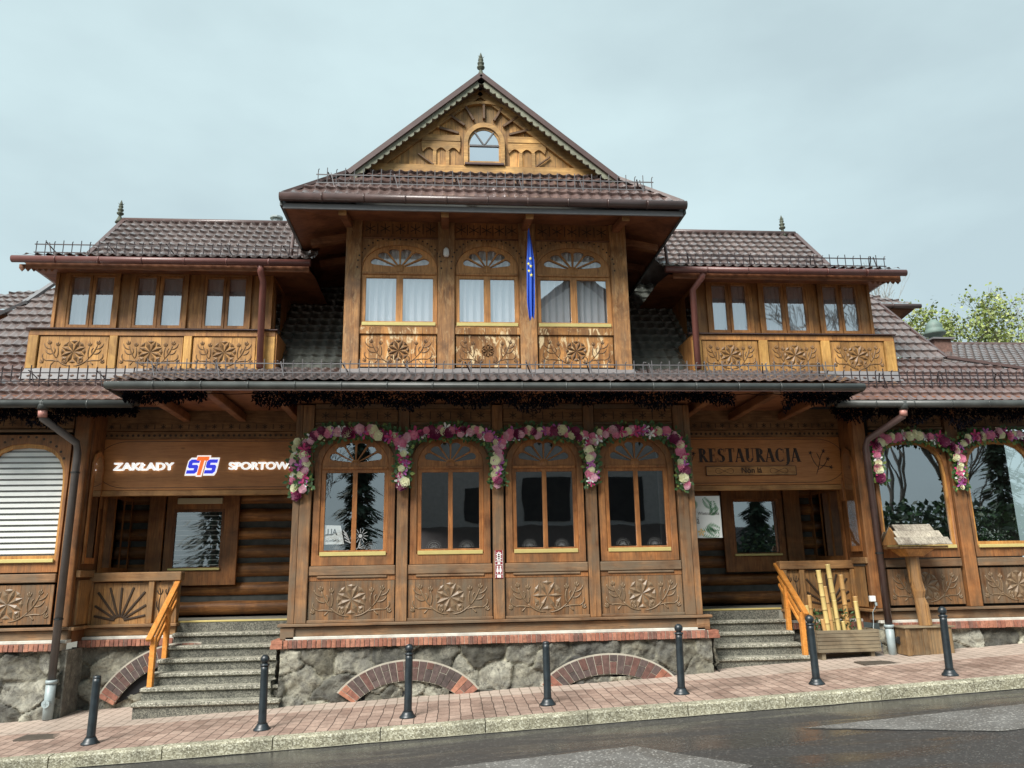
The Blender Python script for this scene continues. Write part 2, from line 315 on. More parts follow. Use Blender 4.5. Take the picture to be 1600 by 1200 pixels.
# ------------------------------------------------------------------ helpers
def link(o, parent=None):
    COL.objects.link(o)
    if parent is not None: o.parent = parent
    return o
def tag(o, label=None, cat=None, group=None, kind=None):
    if label: o['label'] = label
    if cat: o['category'] = cat
    if group: o['group'] = group
    if kind: o['kind'] = kind
    return o
def thing(name, label, cat, loc=(0, 0, 0), group=None):
    o = bpy.data.objects.new(name, None); o.empty_display_size = .2; COL.objects.link(o); o.location = loc
    return tag(o, label, cat, group)
class MB:
    def __init__(s): s.v = []; s.f = []; s.tone = []; s.mi = []; s.cur = 0; s.tc = (1, 1, 1)
    def quad(s, *pts):
        b = len(s.v); s.v += [tuple(q) for q in pts]; s.f.append(tuple(range(b, b+len(pts)))); s.tone.append(s.tc); s.mi.append(s.cur)
    def mesh(s, vs, fs):
        b = len(s.v); s.v += [tuple(q) for q in vs]
        for f in fs: s.f.append(tuple(b+i for i in f)); s.tone.append(s.tc); s.mi.append(s.cur)
    def box(s, x0, x1, y0, y1, z0, z1, jit=0):
        if jit: x0, x1, y0, y1, z0, z1 = [q+random.uniform(-jit, jit) for q in (x0, x1, y0, y1, z0, z1)]
        vs = [(x, y, z) for x in (x0, x1) for y in (y0, y1) for z in (z0, z1)]
        s.mesh(vs, [(0, 1, 3, 2), (4, 6, 7, 5), (0, 4, 5, 1), (2, 3, 7, 6), (0, 2, 6, 4), (1, 5, 7, 3)])
    def beam(s, a, b, w, h, up=(0, 0, 1)):
        a = Vector(a); b = Vector(b); d = (b-a).normalized(); upv = Vector(up)
        sd = d.cross(upv)
        if sd.length < 1e-4: sd = d.cross(Vector((0, 1, 0)))
        sd.normalize(); u = sd.cross(d).normalized(); sd *= w/2; u *= h/2
        vs = [a-sd-u, a+sd-u, a+sd+u, a-sd+u, b-sd-u, b+sd-u, b+sd+u, b-sd+u]
        s.mesh(vs, [(0, 3, 2, 1), (4, 5, 6, 7), (0, 1, 5, 4), (1, 2, 6, 5), (2, 3, 7, 6), (3, 0, 4, 7)])
    def tube(s, path, r, n=8, closed_ends=True):
        P = [Vector(q) for q in path]; R = r if isinstance(r, (list, tuple)) else [r]*len(P); b = len(s.v); prev = None
        for i, q in enumerate(P):
            d = (P[min(i+1, len(P)-1)]-P[max(i-1, 0)]).normalized()
            if prev is None:
                a = Vector((0, 0, 1)) if abs(d.z) < .9 else Vector((0, 1, 0)); sd = d.cross(a).normalized()
            else: sd = (prev-d*prev.dot(d)).normalized()
            prev = sd; u = sd.cross(d)
            for k in range(n):
                an = 2*pi*k/n; w = q+(sd*cos(an)+u*sin(an))*R[i]; s.v.append(tuple(w))
        for i in range(len(P)-1):
            for k in range(n):
                k2 = (k+1) % n; s.f.append((b+i*n+k, b+i*n+k2, b+(i+1)*n+k2, b+(i+1)*n+k)); s.tone.append(s.tc); s.mi.append(s.cur)
        if closed_ends:
            s.f.append(tuple(b+k for k in range(n))[::-1]); s.tone.append(s.tc); s.mi.append(s.cur)
            e = b+(len(P)-1)*n; s.f.append(tuple(e+k for k in range(n))); s.tone.append(s.tc); s.mi.append(s.cur)
    def lathe(s, prof, c, n=16, axis='z'):
        b = len(s.v)
        for r, z in prof:
            for k in range(n):
                an = 2*pi*k/n; x, y = r*cos(an), r*sin(an)
                s.v.append((c[0]+x, c[1]+y, c[2]+z) if axis == 'z' else (c[0]+x, c[1]+z, c[2]+y))
        for i in range(len(prof)-1):
            for k in range(n):
                k2 = (k+1) % n; s.f.append((b+i*n+k, b+i*n+k2, b+(i+1)*n+k2, b+(i+1)*n+k)); s.tone.append(s.tc); s.mi.append(s.cur)
        s.f.append(tuple(b+k for k in range(n))[::-1]); s.f.append(tuple(b+(len(prof)-1)*n+k for k in range(n)))
        s.tone += [s.tc]*2; s.mi += [s.cur]*2
    def build(s, name, mats, parent=None, bevel=0, smooth=False, label=None):
        me = bpy.data.meshes.new(name); me.from_pydata(s.v, [], s.f); me.update()
        mats = mats if isinstance(mats, (list, tuple)) else [mats]
        for q in mats: me.materials.append(MATS[q])
        me.polygons.foreach_set('material_index', s.mi)
        if any(q != (1, 1, 1) for q in s.tone):
            at = me.color_attributes.new('tone', 'FLOAT_COLOR', 'CORNER'); data = []
            for f, tcol in zip(s.f, s.tone): data += [*tcol, 1.0]*len(f)
            at.data.foreach_set('color', data)
        if smooth: me.polygons.foreach_set('use_smooth', [True]*len(me.polygons))
        o = bpy.data.objects.new(name, me); link(o, parent)
        if parent is not None: fix_parent(o, parent)
        if bevel:
            bv = o.modifiers.new('bevel', 'BEVEL'); bv.width = bevel; bv.segments = 1; bv.limit_method = 'ANGLE'
        if label: o['label'] = label
        return o
def world_loc(o):
    v = Vector(o.location)
    while o.parent: o = o.parent; v += Vector(o.location)
    return v
def fix_parent(o, parent):
    # meshes are written in world coordinates; shift them so that a thing's children sit right
    off = world_loc(parent)
    if off.length > 0: o.location = -off
def plate(name, loops, y_front, thick, mat, parent=None, bevel=0, label=None):
    """flat board in the XZ plane from outline loops (first outer, others holes); front face at y_front, going back"""
    cu = bpy.data.curves.new(name, 'CURVE'); cu.dimensions = '2D'; cu.fill_mode = 'BOTH'; cu.extrude = thick/2-bevel; cu.bevel_depth = bevel; cu.offset = -bevel; cu.bevel_resolution = 0
    for lp in loops:
        sp = cu.splines.new('POLY'); sp.points.add(len(lp)-1)
        for i, (x, z) in enumerate(lp): sp.points[i].co = (x, z, 0, 1)
        sp.use_cyclic_u = True
    tmp = bpy.data.objects.new('tmp', cu); COL.objects.link(tmp)
    dg = bpy.context.evaluated_depsgraph_get(); me = bpy.data.meshes.new_from_object(tmp.evaluated_get(dg))
    bpy.data.objects.remove(tmp); bpy.data.curves.remove(cu)
    me.transform(Matrix.Rotation(pi/2, 4, 'X')); me.transform(Matrix.Translation((0, y_front+thick/2, 0)))
    me.materials.clear(); me.materials.append(MATS[mat]); me.name = name
    me.polygons.foreach_set('material_index', [0]*len(me.polygons))
    o = bpy.data.objects.new(name, me); link(o, parent)
    if parent is not None: fix_parent(o, parent)
    if label: o['label'] = label
    return o
def text_mesh(name, body, size, center, y, depth, mat, parent=None, sx=1, off=0, shear=0, align='CENTER', label=None, M=None):
    cu = bpy.data.curves.new(name, 'FONT'); cu.body = body; cu.size = size; cu.extrude = depth/2; cu.align_x = align; cu.align_y = 'CENTER'; cu.offset = off; cu.shear = shear
    tmp = bpy.data.objects.new('tmp', cu); COL.objects.link(tmp)
    dg = bpy.context.evaluated_depsgraph_get(); me = bpy.data.meshes.new_from_object(tmp.evaluated_get(dg))
    bpy.data.objects.remove(tmp); bpy.data.curves.remove(cu)
    me.transform(Matrix.Scale(sx, 4, (1, 0, 0))); me.transform(Matrix.Rotation(pi/2, 4, 'X'))
    if M is not None: me.transform(M)
    me.transform(Matrix.Translation((center[0], y, center[1])))
    me.materials.clear(); me.materials.append(MATS[mat]); me.polygons.foreach_set('material_index', [0]*len(me.polygons))
    o = bpy.data.objects.new(name, me); link(o, parent)
    if parent is not None: fix_parent(o, parent)
    if label: o['label'] = label
    return o
def one_box(name, mat, parent, *b, bevel=.006, label=None):
    m = MB(); m.box(*b); return m.build(name, mat, parent, bevel=bevel, label=label)
def arch(xc, z0, zs, rx, rz, n=20, flat=1.0):
    pts = [(xc-rx, z0), (xc+rx, z0)]
    for i in range(n+1):
        a = pi*i/n; pts.append((xc+rx*abs(cos(a))**flat*(1 if cos(a) >= 0 else -1), zs+rz*sin(a)**flat))
    return pts
def tile_patch(name, poly, mat, parent, pu=.165, pv=.25, amp=.034, step=.042, nu=7):
    """metal pantile sheet: poly (convex, 3D, coplanar) with its first edge along the eave"""
    P = [Vector(q) for q in poly]; U = (P[1]-P[0]).normalized()
    nrm = Vector((0, 0, 0))
    for i in range(1, len(P)-1): nrm += (P[i]-P[0]).cross(P[i+1]-P[0])
    nrm.normalize()
    if nrm.z < 0: nrm = -nrm
    V = nrm.cross(U).normalized()
    if V.z < 0: V = -V
    uv = [((q-P[0]).dot(U), (q-P[0]).dot(V)) for q in P]
    u0 = min(a for a, b in uv)-.1; u1 = max(a for a, b in uv)+.1; v1 = max(b for a, b in uv)+.05
    nc = int((u1-u0)/pu*nu)+1; rows = int(v1/pv)+1
    bm = bmesh.new(); lines = []
    vl = []
    for r in range(rows): vl += [(r*pv, 1.0), (r*pv+pv*.5, .5), (r*pv+pv*.97, 0.02)]
    for vv, h in vl:
        ln = []
        for i in range(nc+1):
            u = u0+i*pu/nu; ph = 2*pi*(u/pu); w = (.5+.5*cos(ph+.35*sin(ph)))
            z = amp*w+step*h; sc = .035*(w-.5)
            q = P[0]+U*u+V*(vv-sc)+nrm*z
            ln.append(bm.verts.new(q))
        lines.append(ln)
    for a, b in zip(lines, lines[1:]):
        for i in range(nc): bm.faces.new((a[i], a[i+1], b[i+1], b[i]))
    cen = sum(P, Vector())/len(P)
    for i in range(1, len(P)):
        a, b = P[i], P[(i+1) % len(P)]; e = (b-a).cross(nrm).normalized()
        if (cen-a).dot(e) > 0: e = -e
        bmesh.ops.bisect_plane(bm, geom=bm.verts[:]+bm.edges[:]+bm.faces[:], plane_co=a, plane_no=e, clear_outer=True)
    me = bpy.data.meshes.new(name); bm.to_mesh(me); bm.free(); me.materials.append(MATS[mat])
    me.polygons.foreach_set('use_smooth', [True]*len(me.polygons))
    try: me.set_sharp_from_angle(angle=radians(50))
    except Exception: pass
    o = bpy.data.objects.new(name, me); link(o, parent)
    if parent is not None: fix_parent(o, parent)
    return o
def snow_guard(x0, x1, y, z, parent, mat='iron', pitch=.14, h=.27, rr=.0075):
    m = MB(); n = int((x1-x0)/pitch)
    for i in range(n+1):
        x = x0+i*(x1-x0)/n; hh = h*(1.0 if i % 2 else .9)
        if i % 2: m.tube([(x, y, z-.02), (x, y, z+hh)], rr, 5)
        else: m.tube([(x, y, z-.02), (x, y, z+hh-.05), (x+.006, y-.012, z+hh-.01), (x+.02, y-.02, z+hh)], rr, 5)
    for zz in (.06, .20): m.box(x0-.03, x1+.03, y-.006, y+.006, z+zz-.008, z+zz+.008)
    k = max(2, int((x1-x0)/.95))
    for i in range(k+1):
        x = x0+.2+i*(x1-x0-.4)/k; m.beam((x-.05, y-.01, z+.24), (x+.05, y+.22, z+.1), .02, .008)
        m.beam((x, y-.008, z+.23), (x+.06, y-.01, z-.02), .014, .01, up=(0, 1, 0))
    return m.build('snow_guard', mat, parent)
def gutter(path, r, mat, parent):
    m = MB(); m.tube(path, r, 14)
    for a, b in zip(path, path[1:]):
        a = Vector(a); b = Vector(b); L = (b-a).length; k = int(L/.62)
        for i in range(1, k):
            q = a+(b-a)*(i/k); dd = (b-a).normalized()*.012; m.tube([q-dd, q+dd], r*1.09, 14)
    return m.build('gutter', mat, parent, smooth=False)
def ribs_smooth(o):
    o.data.polygons.foreach_set('use_smooth', [len(p.vertices) == 4 for p in o.data.polygons])
    return o
def add_flat(m, pts, y, r=.008):
    """carved ridge along (x, z) points on a board at y"""
    m.tube([(x, y, z) for x, z in pts], [r*(.55+.9*sin(pi*(i+.6)/(len(pts)+.4))) for i in range(len(pts))], 6)
def bez(p0, p1, p2, n=7):
    return [((1-t)**2*p0[0]+2*t*(1-t)*p1[0]+t*t*p2[0], (1-t)**2*p0[1]+2*t*(1-t)*p1[1]+t*t*p2[1]) for t in [i/(n-1) for i in range(n)]]
def rosette(m, xc, zc, R, y, n=8, dep=.022, thin=1.0, rot=pi/8):
    for k in range(n):
        a = rot+2*pi*k/n; a2 = pi/n*.72*thin
        tip = (xc+R*cos(a), y-.002, zc+R*sin(a)); c = (xc, y-.004, zc)
        l = (xc+R*.62*cos(a-a2), y-.002, zc+R*.62*sin(a-a2)); r = (xc+R*.62*cos(a+a2), y-.002, zc+R*.62*sin(a+a2))
        mid = (xc+R*.6*cos(a), y-dep, zc+R*.6*sin(a))
        m.mesh([c, l, tip, r, mid], [(0, 1, 4), (1, 2, 4), (2, 3, 4), (3, 0, 4)])
        b = a+pi/n; t2 = (xc+R*.98*cos(b), y-.002, zc+R*.98*sin(b))
        l2 = (xc+R*.93*cos(b-pi/n*.75), y-.002, zc+R*.93*sin(b-pi/n*.75)); r2 = (xc+R*.93*cos(b+pi/n*.75), y-.002, zc+R*.93*sin(b+pi/n*.75))
        i2 = (xc+R*.66*cos(b), y-.002, zc+R*.66*sin(b)); m2 = (xc+R*.85*cos(b), y-dep*.7, zc+R*.85*sin(b))
        m.mesh([i2, l2, t2, r2, m2], [(0, 1, 4), (1, 2, 4), (2, 3, 4), (3, 0, 4)])
def tulip(m, x, z, s, a, y, r):
    for da, L in ((-.45, .8), (0, 1), (.45, .8)):
        e = (x+s*L*sin(a+da), z+s*L*cos(a+da)); mid = (x+s*.5*sin(a+da*2.1), z+s*.5*cos(a+da*2.1)); add_flat(m, bez((x, z), mid, e, 5), y, r)
def scrolls(m, x0, x1, z0, z1, y, r=.009, seed=0):
    w = (x1-x0)/2; h = z1-z0; xc = (x0+x1)/2
    for s in (-1, 1):
        q = lambda a, b: (xc+s*w*a, z0+h*b)
        def st(a, b, c): add_flat(m, bez(q(*a), q(*b), q(*c), 8), y, r)
        st((.06, .04), (.32, .06), (.50, .30)); st((.50, .30), (.66, .50), (.74, .78)); st((.5, .3), (.42, .48), (.5, .72))
        st((.40, .18), (.62, .26), (.82, .22)); st((.62, .46), (.80, .42), (.86, .60)); st((.60, .44), (.52, .60), (.62, .66))
        st((.70, .62), (.88, .64), (.92, .82)); st((.80, .22), (.98, .30), (.92, .46)); st((.3, .12), (.34, .3), (.24, .34)); st((.55, .2), (.7, .02), (.62, .12))
        for (a, b), an in (((.74, .78), .25), ((.5, .72), -.1), ((.90, .14), .6), ((.24, .1), -.2)):
            X, Z = q(a, b); tulip(m, X, Z, h*.15, s*an, y, r)
def carved_panel(parent, x0, x1, z0, z1, y, mat, cmat, R, thin=1.0, n=8, rot=pi/8, rr=.009, relief=True):
    p = one_box('carved_panel', mat, parent, x0, x1, y, y+.03, z0, z1, bevel=0)
    m = MB(); rosette(m, (x0+x1)/2, (z0+z1)/2+.01, R, y, n, .026, thin, rot); m.build('rosette', cmat, p)
    m = MB(); scrolls(m, x0+.03, x1-.03, z0+.02, z1-.03, y, rr); m.build('carving', cmat, p, smooth=True)
    return p
def frieze(parent, x0, x1, z0, z1, y, mat='w_frieze', n=4):
    b = one_box('frieze', mat, parent, x0, x1, y, y+.04, z0, z1)
    m = MB(); zc = (z0+z1)/2; st = (x1-x0)/n; hh = (z1-z0)*.30
    for i in range(n):
        xc = x0+st*(i+.5)
        for k in range(3):
            a = pi*k/3+pi/6; dx, dz = cos(a)*hh, sin(a)*hh; m.beam((xc-dx, y-.0015, zc-dz), (xc+dx, y-.0015, zc+dz), .014, .003, up=(0, 1, 0))
        if i: m.beam((x0+st*i, y-.0015, zc-hh), (x0+st*i, y-.0015, zc+hh), .014, .003, up=(0, 1, 0))
    m.build('carving', 'carve_dark', b)
    return b
def curtain(parent, x0, x1, z0, z1, y, amp=.012, wl=.055):
    m = MB(); n = int((x1-x0)/.012); ph = random.random()*6
    for i in range(n):
        xa = x0+(x1-x0)*i/n; xb = x0+(x1-x0)*(i+1)/n; f = lambda x: y+amp*sin(x/wl*2*pi/1.6+ph)+amp*.6*sin(x/wl*4.1+ph*2)
        m.quad((xa, f(xa), z0), (xb, f(xb), z0), (xb, f(xb), z1), (xa, f(xa), z1))
    return m.build('curtain', 'curtain', parent, smooth=True)
def petals(xc, zc, rin, rx, rz, n=6):
    out = []
    for k in range(n):
        a = pi*(k+.5)/n*.92+pi*.04; hw = pi/n*.37; loop = []
        def at(r, an): return (xc+r*rx*cos(an), zc+r*rz*sin(an))
        loop.append(at(rin, a-.10)); loop.append(at(.86, a-hw))
        for j in range(1, 6):
            b = pi*j/6; loop.append(at(.86+.13*sin(b), a-hw*cos(b)))
        loop.append(at(.86, a+hw)); loop.append(at(rin, a+.10)); out.append(loop)
    return out
def arched_window(parent, xc, w, z0, zg0, zg1, zt, rx, rz, y, mats, glassm, sill=True, pet=(.09, .07, .33), mull=.035, fan=None, label=None):
    """surround with arched opening > frame, pane(s), gold sill; zg0..zg1 glass, zt spring of lunette, rx/rz lunette radii, w outer half width"""
    ms, mf = mats
    win = plate('window', [arch(xc, z0, zt, w, rz+.10, 24, .9), arch(xc, zg0-.07, zt, rx+.02, rz+.02, 24, .9)[::-1]], y-.02, .05, ms, parent, bevel=.004, label=label)
    g = rx-.03; holes = [[(xc-g+.02, zg0), (xc-mull, zg0), (xc-mull, zg1), (xc-g+.02, zg1)], [(xc+mull, zg0), (xc+g-.02, zg0), (xc+g-.02, zg1), (xc+mull, zg1)]]
    holes += petals(xc, zt+pet[0], .16, rx-pet[1], pet[2])
    plate('frame', [arch(xc, zg0-.07, zt, rx+.02, rz+.02, 24, .9)]+[h[::-1] for h in holes], y+.006, .05, mf, win, bevel=.004)
    one_box('transom', mf, win, xc-rx, xc+rx, y-.02, y+.004, zg1+.05, zg1+.09)
    m = MB(); m.lathe([(.001, -.02), (.05, -.012), (.075, 0)], (xc, y+.004, zt+.05), 16, 'y'); m.build('hub', mf, win)
    for s in (-1, 1):
        m = MB(); a, b = sorted((xc+s*.02, xc+s*(rx-.02))); m.quad((a, y+.035, zg0-.02), (b, y+.035, zg0-.02), (b, y+.035, zg1+.02), (a, y+.035, zg1+.02)); m.build('pane', glassm, win)
    m = MB(); m.mesh([(x, y+.035, z) for x, z in arch(xc, zt, zt, rx-.01, rz-.01, 16, .9)], [tuple(range(19))]); m.build('pane', fan or glassm, win)
    if sill: one_box('sill', 'gold', win, xc-rx-.0, xc+rx+.0, y-.035, y+.0, zg0-.085, zg0-.025)
    return win
# ------------------------------------------------------------------ ground, pavement, kerb, road
def gz(x, y): x = max(-16, min(16, x)); return -.145+.045*x+.02*max(-14, min(4, y))
def sheet(name, x0, x1, y0, y1, nx, ny, dz, mat, wob=0):
    m = MB()
    xs = [x0+(x1-x0)*i/nx for i in range(nx+1)]; ys = [y0+(y1-y0)*j/ny for j in range(ny+1)]
    vs = [(x, y, gz(x, y)+dz+(wob*mnoise.noise(Vector((x*1.3, y*1.3, 0))) if wob else 0)) for y in ys for x in xs]
    m.mesh(vs, [(j*(nx+1)+i, j*(nx+1)+i+1, (j+1)*(nx+1)+i+1, (j+1)*(nx+1)+i) for j in range(ny) for i in range(nx)])
    return tag(m.build(name, mat, smooth=True), kind='structure')
plain('earth', (.12, .11, .09), .9)
sheet('ground', -400, 400, -400, 400, 100, 100, -.22, 'earth')
sheet('pavement', -16, 16, -2.0, 3.2, 160, 26, 0, 'pavers', .006)
sheet('road', -16, 16, -11.0, -2.14, 120, 40, -.135, 'asphalt', .006)
sheet('opposite_pavement', -16, 16, -20, -11.0, 32, 10, 0, 'pavers')
# kerb stones in one row
m = MB(); x = -15.2
while x < 15.5:
    x2 = x+1.24; a = .006
    y0, y1 = -2.15, -2.0; ja = random.uniform(-.004, .004)
    top = [(xx, yy, gz(xx, yy)+.008+ja) for xx in (x+a, x2-a) for yy in (y0+.015, y1)]
    mid = [(xx, y0, gz(xx, y0)-.012+ja) for xx in (x+a, x2-a)]; bot = [(xx, yy, gz(xx, yy)-.3) for xx in (x+a, x2-a) for yy in (y0, y1)]
    V_ = top+mid+bot   # 0 xa front top,1 xa back,2 xb front,3 xb back,4 xa mid,5 xb mid,6 xa fb,7 xa bb,8 xb fb,9 xb bb
    m.mesh(V_, [(0, 2, 3, 1), (4, 5, 2, 0), (6, 8, 5, 4), (1, 3, 9, 7), (0, 1, 7, 6, 4), (2, 5, 8, 9, 3)])
    x = x2
tag(m.build('kerb', 'kerb'), kind='structure')
# gutter line of pale grit at the kerb foot, and the patched asphalt
m = MB()
pts = [(-16+i*.25, -2.14, -2.165-.035*abs(mnoise.noise(Vector((i*.37, 3, 1))))-.012*random.random()) for i in range(129)]
for a, b in zip(pts, pts[1:]): m.quad(*[(x, y, gz(x, y)-.126) for x, y in ((a[0], a[2]), (b[0], b[2]), (b[0], b[1]), (a[0], a[1]))])
plain('grit', (.24, .23, .18), .8, var=.4, scale=30); tag(m.build('kerb_edge', 'grit'), kind='structure')
def patch(outline):
    pp = []
    for i in range(len(outline)):
        a = outline[i]; b = outline[(i+1) % len(outline)]; L = math.dist(a, b); k = max(1, int(L/.12))
        for j in range(k): t_ = j/k; pp.append((a[0]+(b[0]-a[0])*t_+random.uniform(-.018, .018), a[1]+(b[1]-a[1])*t_+random.uniform(-.012, .012)))
    m = MB(); m.mesh([(x, y, gz(x, y)-.127) for x, y in pp], [tuple(range(len(pp)))]); return m
tag(patch([(-3.3, -3.75), (1.2, -3.3), (2.1, -4.35), (.6, -5.4), (-6, -5.6), (-7.5, -4.2)]).build('road_patch', 'asphalt_patch'), kind='structure')
tag(patch([(3.1, -3.15), (8.5, -2.75), (13, -2.7), (13, -3.5), (4.9, -3.95)]).build('road_patch', 'asphalt_patch'), kind='structure')

# ------------------------------------------------------------------ the building
B = thing('restaurant_building', 'long carved timber building with brown tiled roofs and arched windows on a stone base', 'building')
# --- rubble stone base
def rubble(name, x0, x1, y, ztop, zfun, parent, seed, batter=.05, facing='front', size=.58, top_dark=.0, arches=()):
    rs = random.Random(seed); L = abs(x1-x0); zlo = min(zfun(x0), zfun(x1))-.08
    seeds = []
    nx = max(1, int(L/size)+2); nz_ = max(1, int((ztop-zlo)/(size*.62))+2)
    for i in range(-1, nx+1):
        for j in range(-1, nz_+1):
            seeds.append((i*size+(j % 2)*size*.5+rs.uniform(-.33, .33)*size, j*size*.62+rs.uniform(-.27, .27)*size*.62, rs.uniform(.65, 1.2), rs.random(), rs.uniform(-.25, .25), rs.uniform(-.2, .2)))
    st = .022; nu = int(L/st); nv = int((ztop-zlo)/st)
    vs = []; tones = []
    for j in range(nv+1):
        for i in range(nu+1):
            u = L*i/nu; v = (ztop-zlo)*j/nv
            uu = u+.13*mnoise.noise(Vector((u*3.2, v*3.2, seed))); vv = v+.11*mnoise.noise(Vector((u*3, v*3, seed+9)))
            ds = sorted((((uu-s[0])**2+((vv-s[1])*1.45)**2), k) for k, s in enumerate(seeds) if abs(uu-s[0]) < size*2)[:2]
            d1, d2 = sqrt(ds[0][0]), sqrt(ds[1][0]); s = seeds[ds[0][1]]; e = min(1, (d2-d1)/.032); e = e*e*(3-2*e)
            fr = mnoise.ridged_multi_fractal(Vector((u*3.1+s[3]*5, v*4.1, seed)), .9, 2.2, 5, 1.0, 2.0)
            h = e*(.006+.02*s[2])+e*(s[4]*(uu-s[0])+s[5]*(vv-s[1]))*.6+.022*fr*e+.03*mnoise.fractal(Vector((u*6, v*6, seed)), .8, 2.1, 5)
            h += batter*(1-v/(ztop-zlo))
            g = s[2]; warm = s[3]
            g = g*g*(1.0 if warm > .35 else .45); ct = (.205*g+.045*warm, .203*g+.038*warm, .178*g+.018*warm)
            tones.append(tuple(a*e+b*(1-e) for a, b in zip(ct, (.25, .24, .185)))); 
            if facing == 'front': vs.append((x0+(x1-x0)*i/nu, y-h, zlo+v))
            elif facing == 'left': vs.append((y-h, x0+(x1-x0)*i/nu, zlo+v))
            else: vs.append((y+h, x0+(x1-x0)*i/nu, zlo+v))
    me = bpy.data.meshes.new(name); W_ = nu+1
    me.from_pydata(vs, [], [(j*W_+i, j*W_+i+1, (j+1)*W_+i+1, (j+1)*W_+i) for j in range(nv) for i in range(nu)])
    me.materials.append(MATS['stone']); at = me.color_attributes.new('tone', 'FLOAT_COLOR', 'POINT')
    at.data.foreach_set('color', [q for c in tones for q in (*c, 1.0)]); me.polygons.foreach_set('use_smooth', [True]*len(me.polygons))
    o = bpy.data.objects.new(name, me); link(o, parent); return o
g0 = lambda y: (lambda x: gz(x, y))
XL, XR = -3.12, 3.12
rubble('stone_base', XL-.06, XR+.08, -.03, .49, g0(0), B, 3, batter=.07)
rubble('stone_base', -.1, 2.3, XL-.06, .49, lambda v: gz(-3.1, v), B, 13, facing='left')
rubble('stone_base', -.1, 2.3, XR+.08, .49, lambda v: gz(3.1, v), B, 14, facing='right')
rubble('stone_base', -12, -6.36, .42, .5, g0(.4), B, 5, batter=.06)
rubble('stone_base', -6.5, -4.9, .93, .5, g0(.9), B, 6, batter=.03)
rubble('stone_base', 6.12, 12, .42, .5, g0(.4), B, 8, batter=.06)
rubble('stone_base', 4.7, 6.3, .93, .5, g0(.9), B, 9, batter=.03)
m = MB(); m.tc = (.22, .215, .19); m.box(-6.42, -6.335, .36, .96, -.5, .5); m.build('stone_corner', 'stone', B)
BR = [(.28, .11, .07), (.34, .145, .09), (.24, .10, .07), (.17, .085, .065), (.38, .17, .11), (.30, .13, .09)]
BRD = [(.095, .062, .056), (.115, .066, .056), (.075, .056, .052), (.13, .064, .052), (.10, .07, .064)]
def brick_ledge(parent, x0, x1, y0, y1, z0, z1, cols=BR, w=.066):
    m = MB(); x = x0
    while x < x1-.01:
        ww = w*random.uniform(.9, 1.15); m.tc = random.choice(cols); m.box(x+.004, min(x+ww, x1)-.004, y0+random.uniform(-.006, .006), y1, z0+random.uniform(-.004, .004), z1); x += ww
    o = m.build('brick_ledge', 'brick', parent, bevel=.004)
    one_box('mortar_bed', 'mortar', o, x0, x1, y0+.014, y1-.002, z0+.004, z1-.003, bevel=0); return o
brick_ledge(B, XL-.02, XR+.02, -.13, .1, .49, .60)
brick_ledge(B, XL-.2, XL-.022, -.15, .3, .49, .545, w=.2); brick_ledge(B, XL-.19, XL-.022, -.15, .3, .55, .605, w=.19)
brick_ledge(B, XR+.022, XR+.2, -.15, .3, .49, .545, w=.2); brick_ledge(B, XR+.022, XR+.19, -.15, .3, .55, .605, w=.19)
brick_ledge(B, -12, -6.42, .28, .5, .50, .60); brick_ledge(B, -6.4, -4.98, .78, 1.0, .50, .60)
brick_ledge(B, 6.2, 12, .28, .5, .50, .61); brick_ledge(B, 4.9, 6.1, .80, 1.0, .50, .60)
for a in ((XL, XR, -.085, .1), (-12, -6.36, .34, .5), (6.15, 12, .34, .5), (-6.36, -4.98, .83, 1.0), (4.85, 6.12, .83, 1.0)):
    one_box('plaster_strip', 'white_strip', B, *a, .602, .645, bevel=.004)
def brick_arch(xc, zc, rx, rz, th, y, a0=0, a1=pi, cols=BRD, under=True):
    # a0..a1 radians; two rings of headers and stretchers laid radially
    m = MB(); L = 0; a = a0; k = 0
    while a < a1-.02:
        da = .088/((rx+rz)/2+th*.5); b = min(a+da, a1)
        def q(an, rr, yy): return (xc+(rx+rr)*cos(an), yy, zc+(rz+rr)*sin(an))
        cuts = [0, th] if k % 2 == 0 else [0, th*random.choice((.36, .5, .64)), th]
        for c0, c1 in zip(cuts, cuts[1:]):
            m.tc = random.choice(cols if .12 < (a-a0)/(a1-a0) < .88 else BR)
            e = .004; ea = e/rx; yf = y-random.uniform(.0, .008)
            vs = [q(a+ea, c0+e, yf), q(b-ea, c0+e, yf), q(b-ea, c1-e, yf), q(a+ea, c1-e, yf)]; vs += [(v[0], y+.12, v[2]) for v in vs]
            m.mesh(vs, [(0, 1, 2, 3), (4, 7, 6, 5), (0, 4, 5, 1), (1, 5, 6, 2), (2, 6, 7, 3), (3, 7, 4, 0)])
        a = b; k += 1
    o = m.build('brick_arch', 'brick', B, bevel=.003)
    mm = MB(); n = 24
    for i in range(n):
        p, r = a0+(a1-a0)*i/n, a0+(a1-a0)*(i+1)/n
        mm.quad(*[(xc+(rx+rr)*cos(an), y+.006, zc+(rz+rr)*sin(an)) for an, rr in ((p, -.004), (r, -.004), (r, th+.02), (p, th+.02))])
    mm.build('mortar', 'mortar', o)
    mm = MB(); pts = [(xc+rx*cos(a0+(a1-a0)*i/n), y+.0, zc+rz*sin(a0+(a1-a0)*i/n)) for i in range(n+1)]
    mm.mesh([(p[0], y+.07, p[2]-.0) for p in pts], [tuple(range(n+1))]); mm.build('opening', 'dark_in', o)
    return o
A1 = brick_arch(-1.33, -.62, .92, .64, .27, -.20, radians(33), radians(147))
A2 = brick_arch(1.60, -.46, .88, .49, .27, -.19, radians(28), radians(152))
A3 = brick_arch(-4.75, -.85, 1.15, 1.12, .26, .765, radians(82), radians(153))
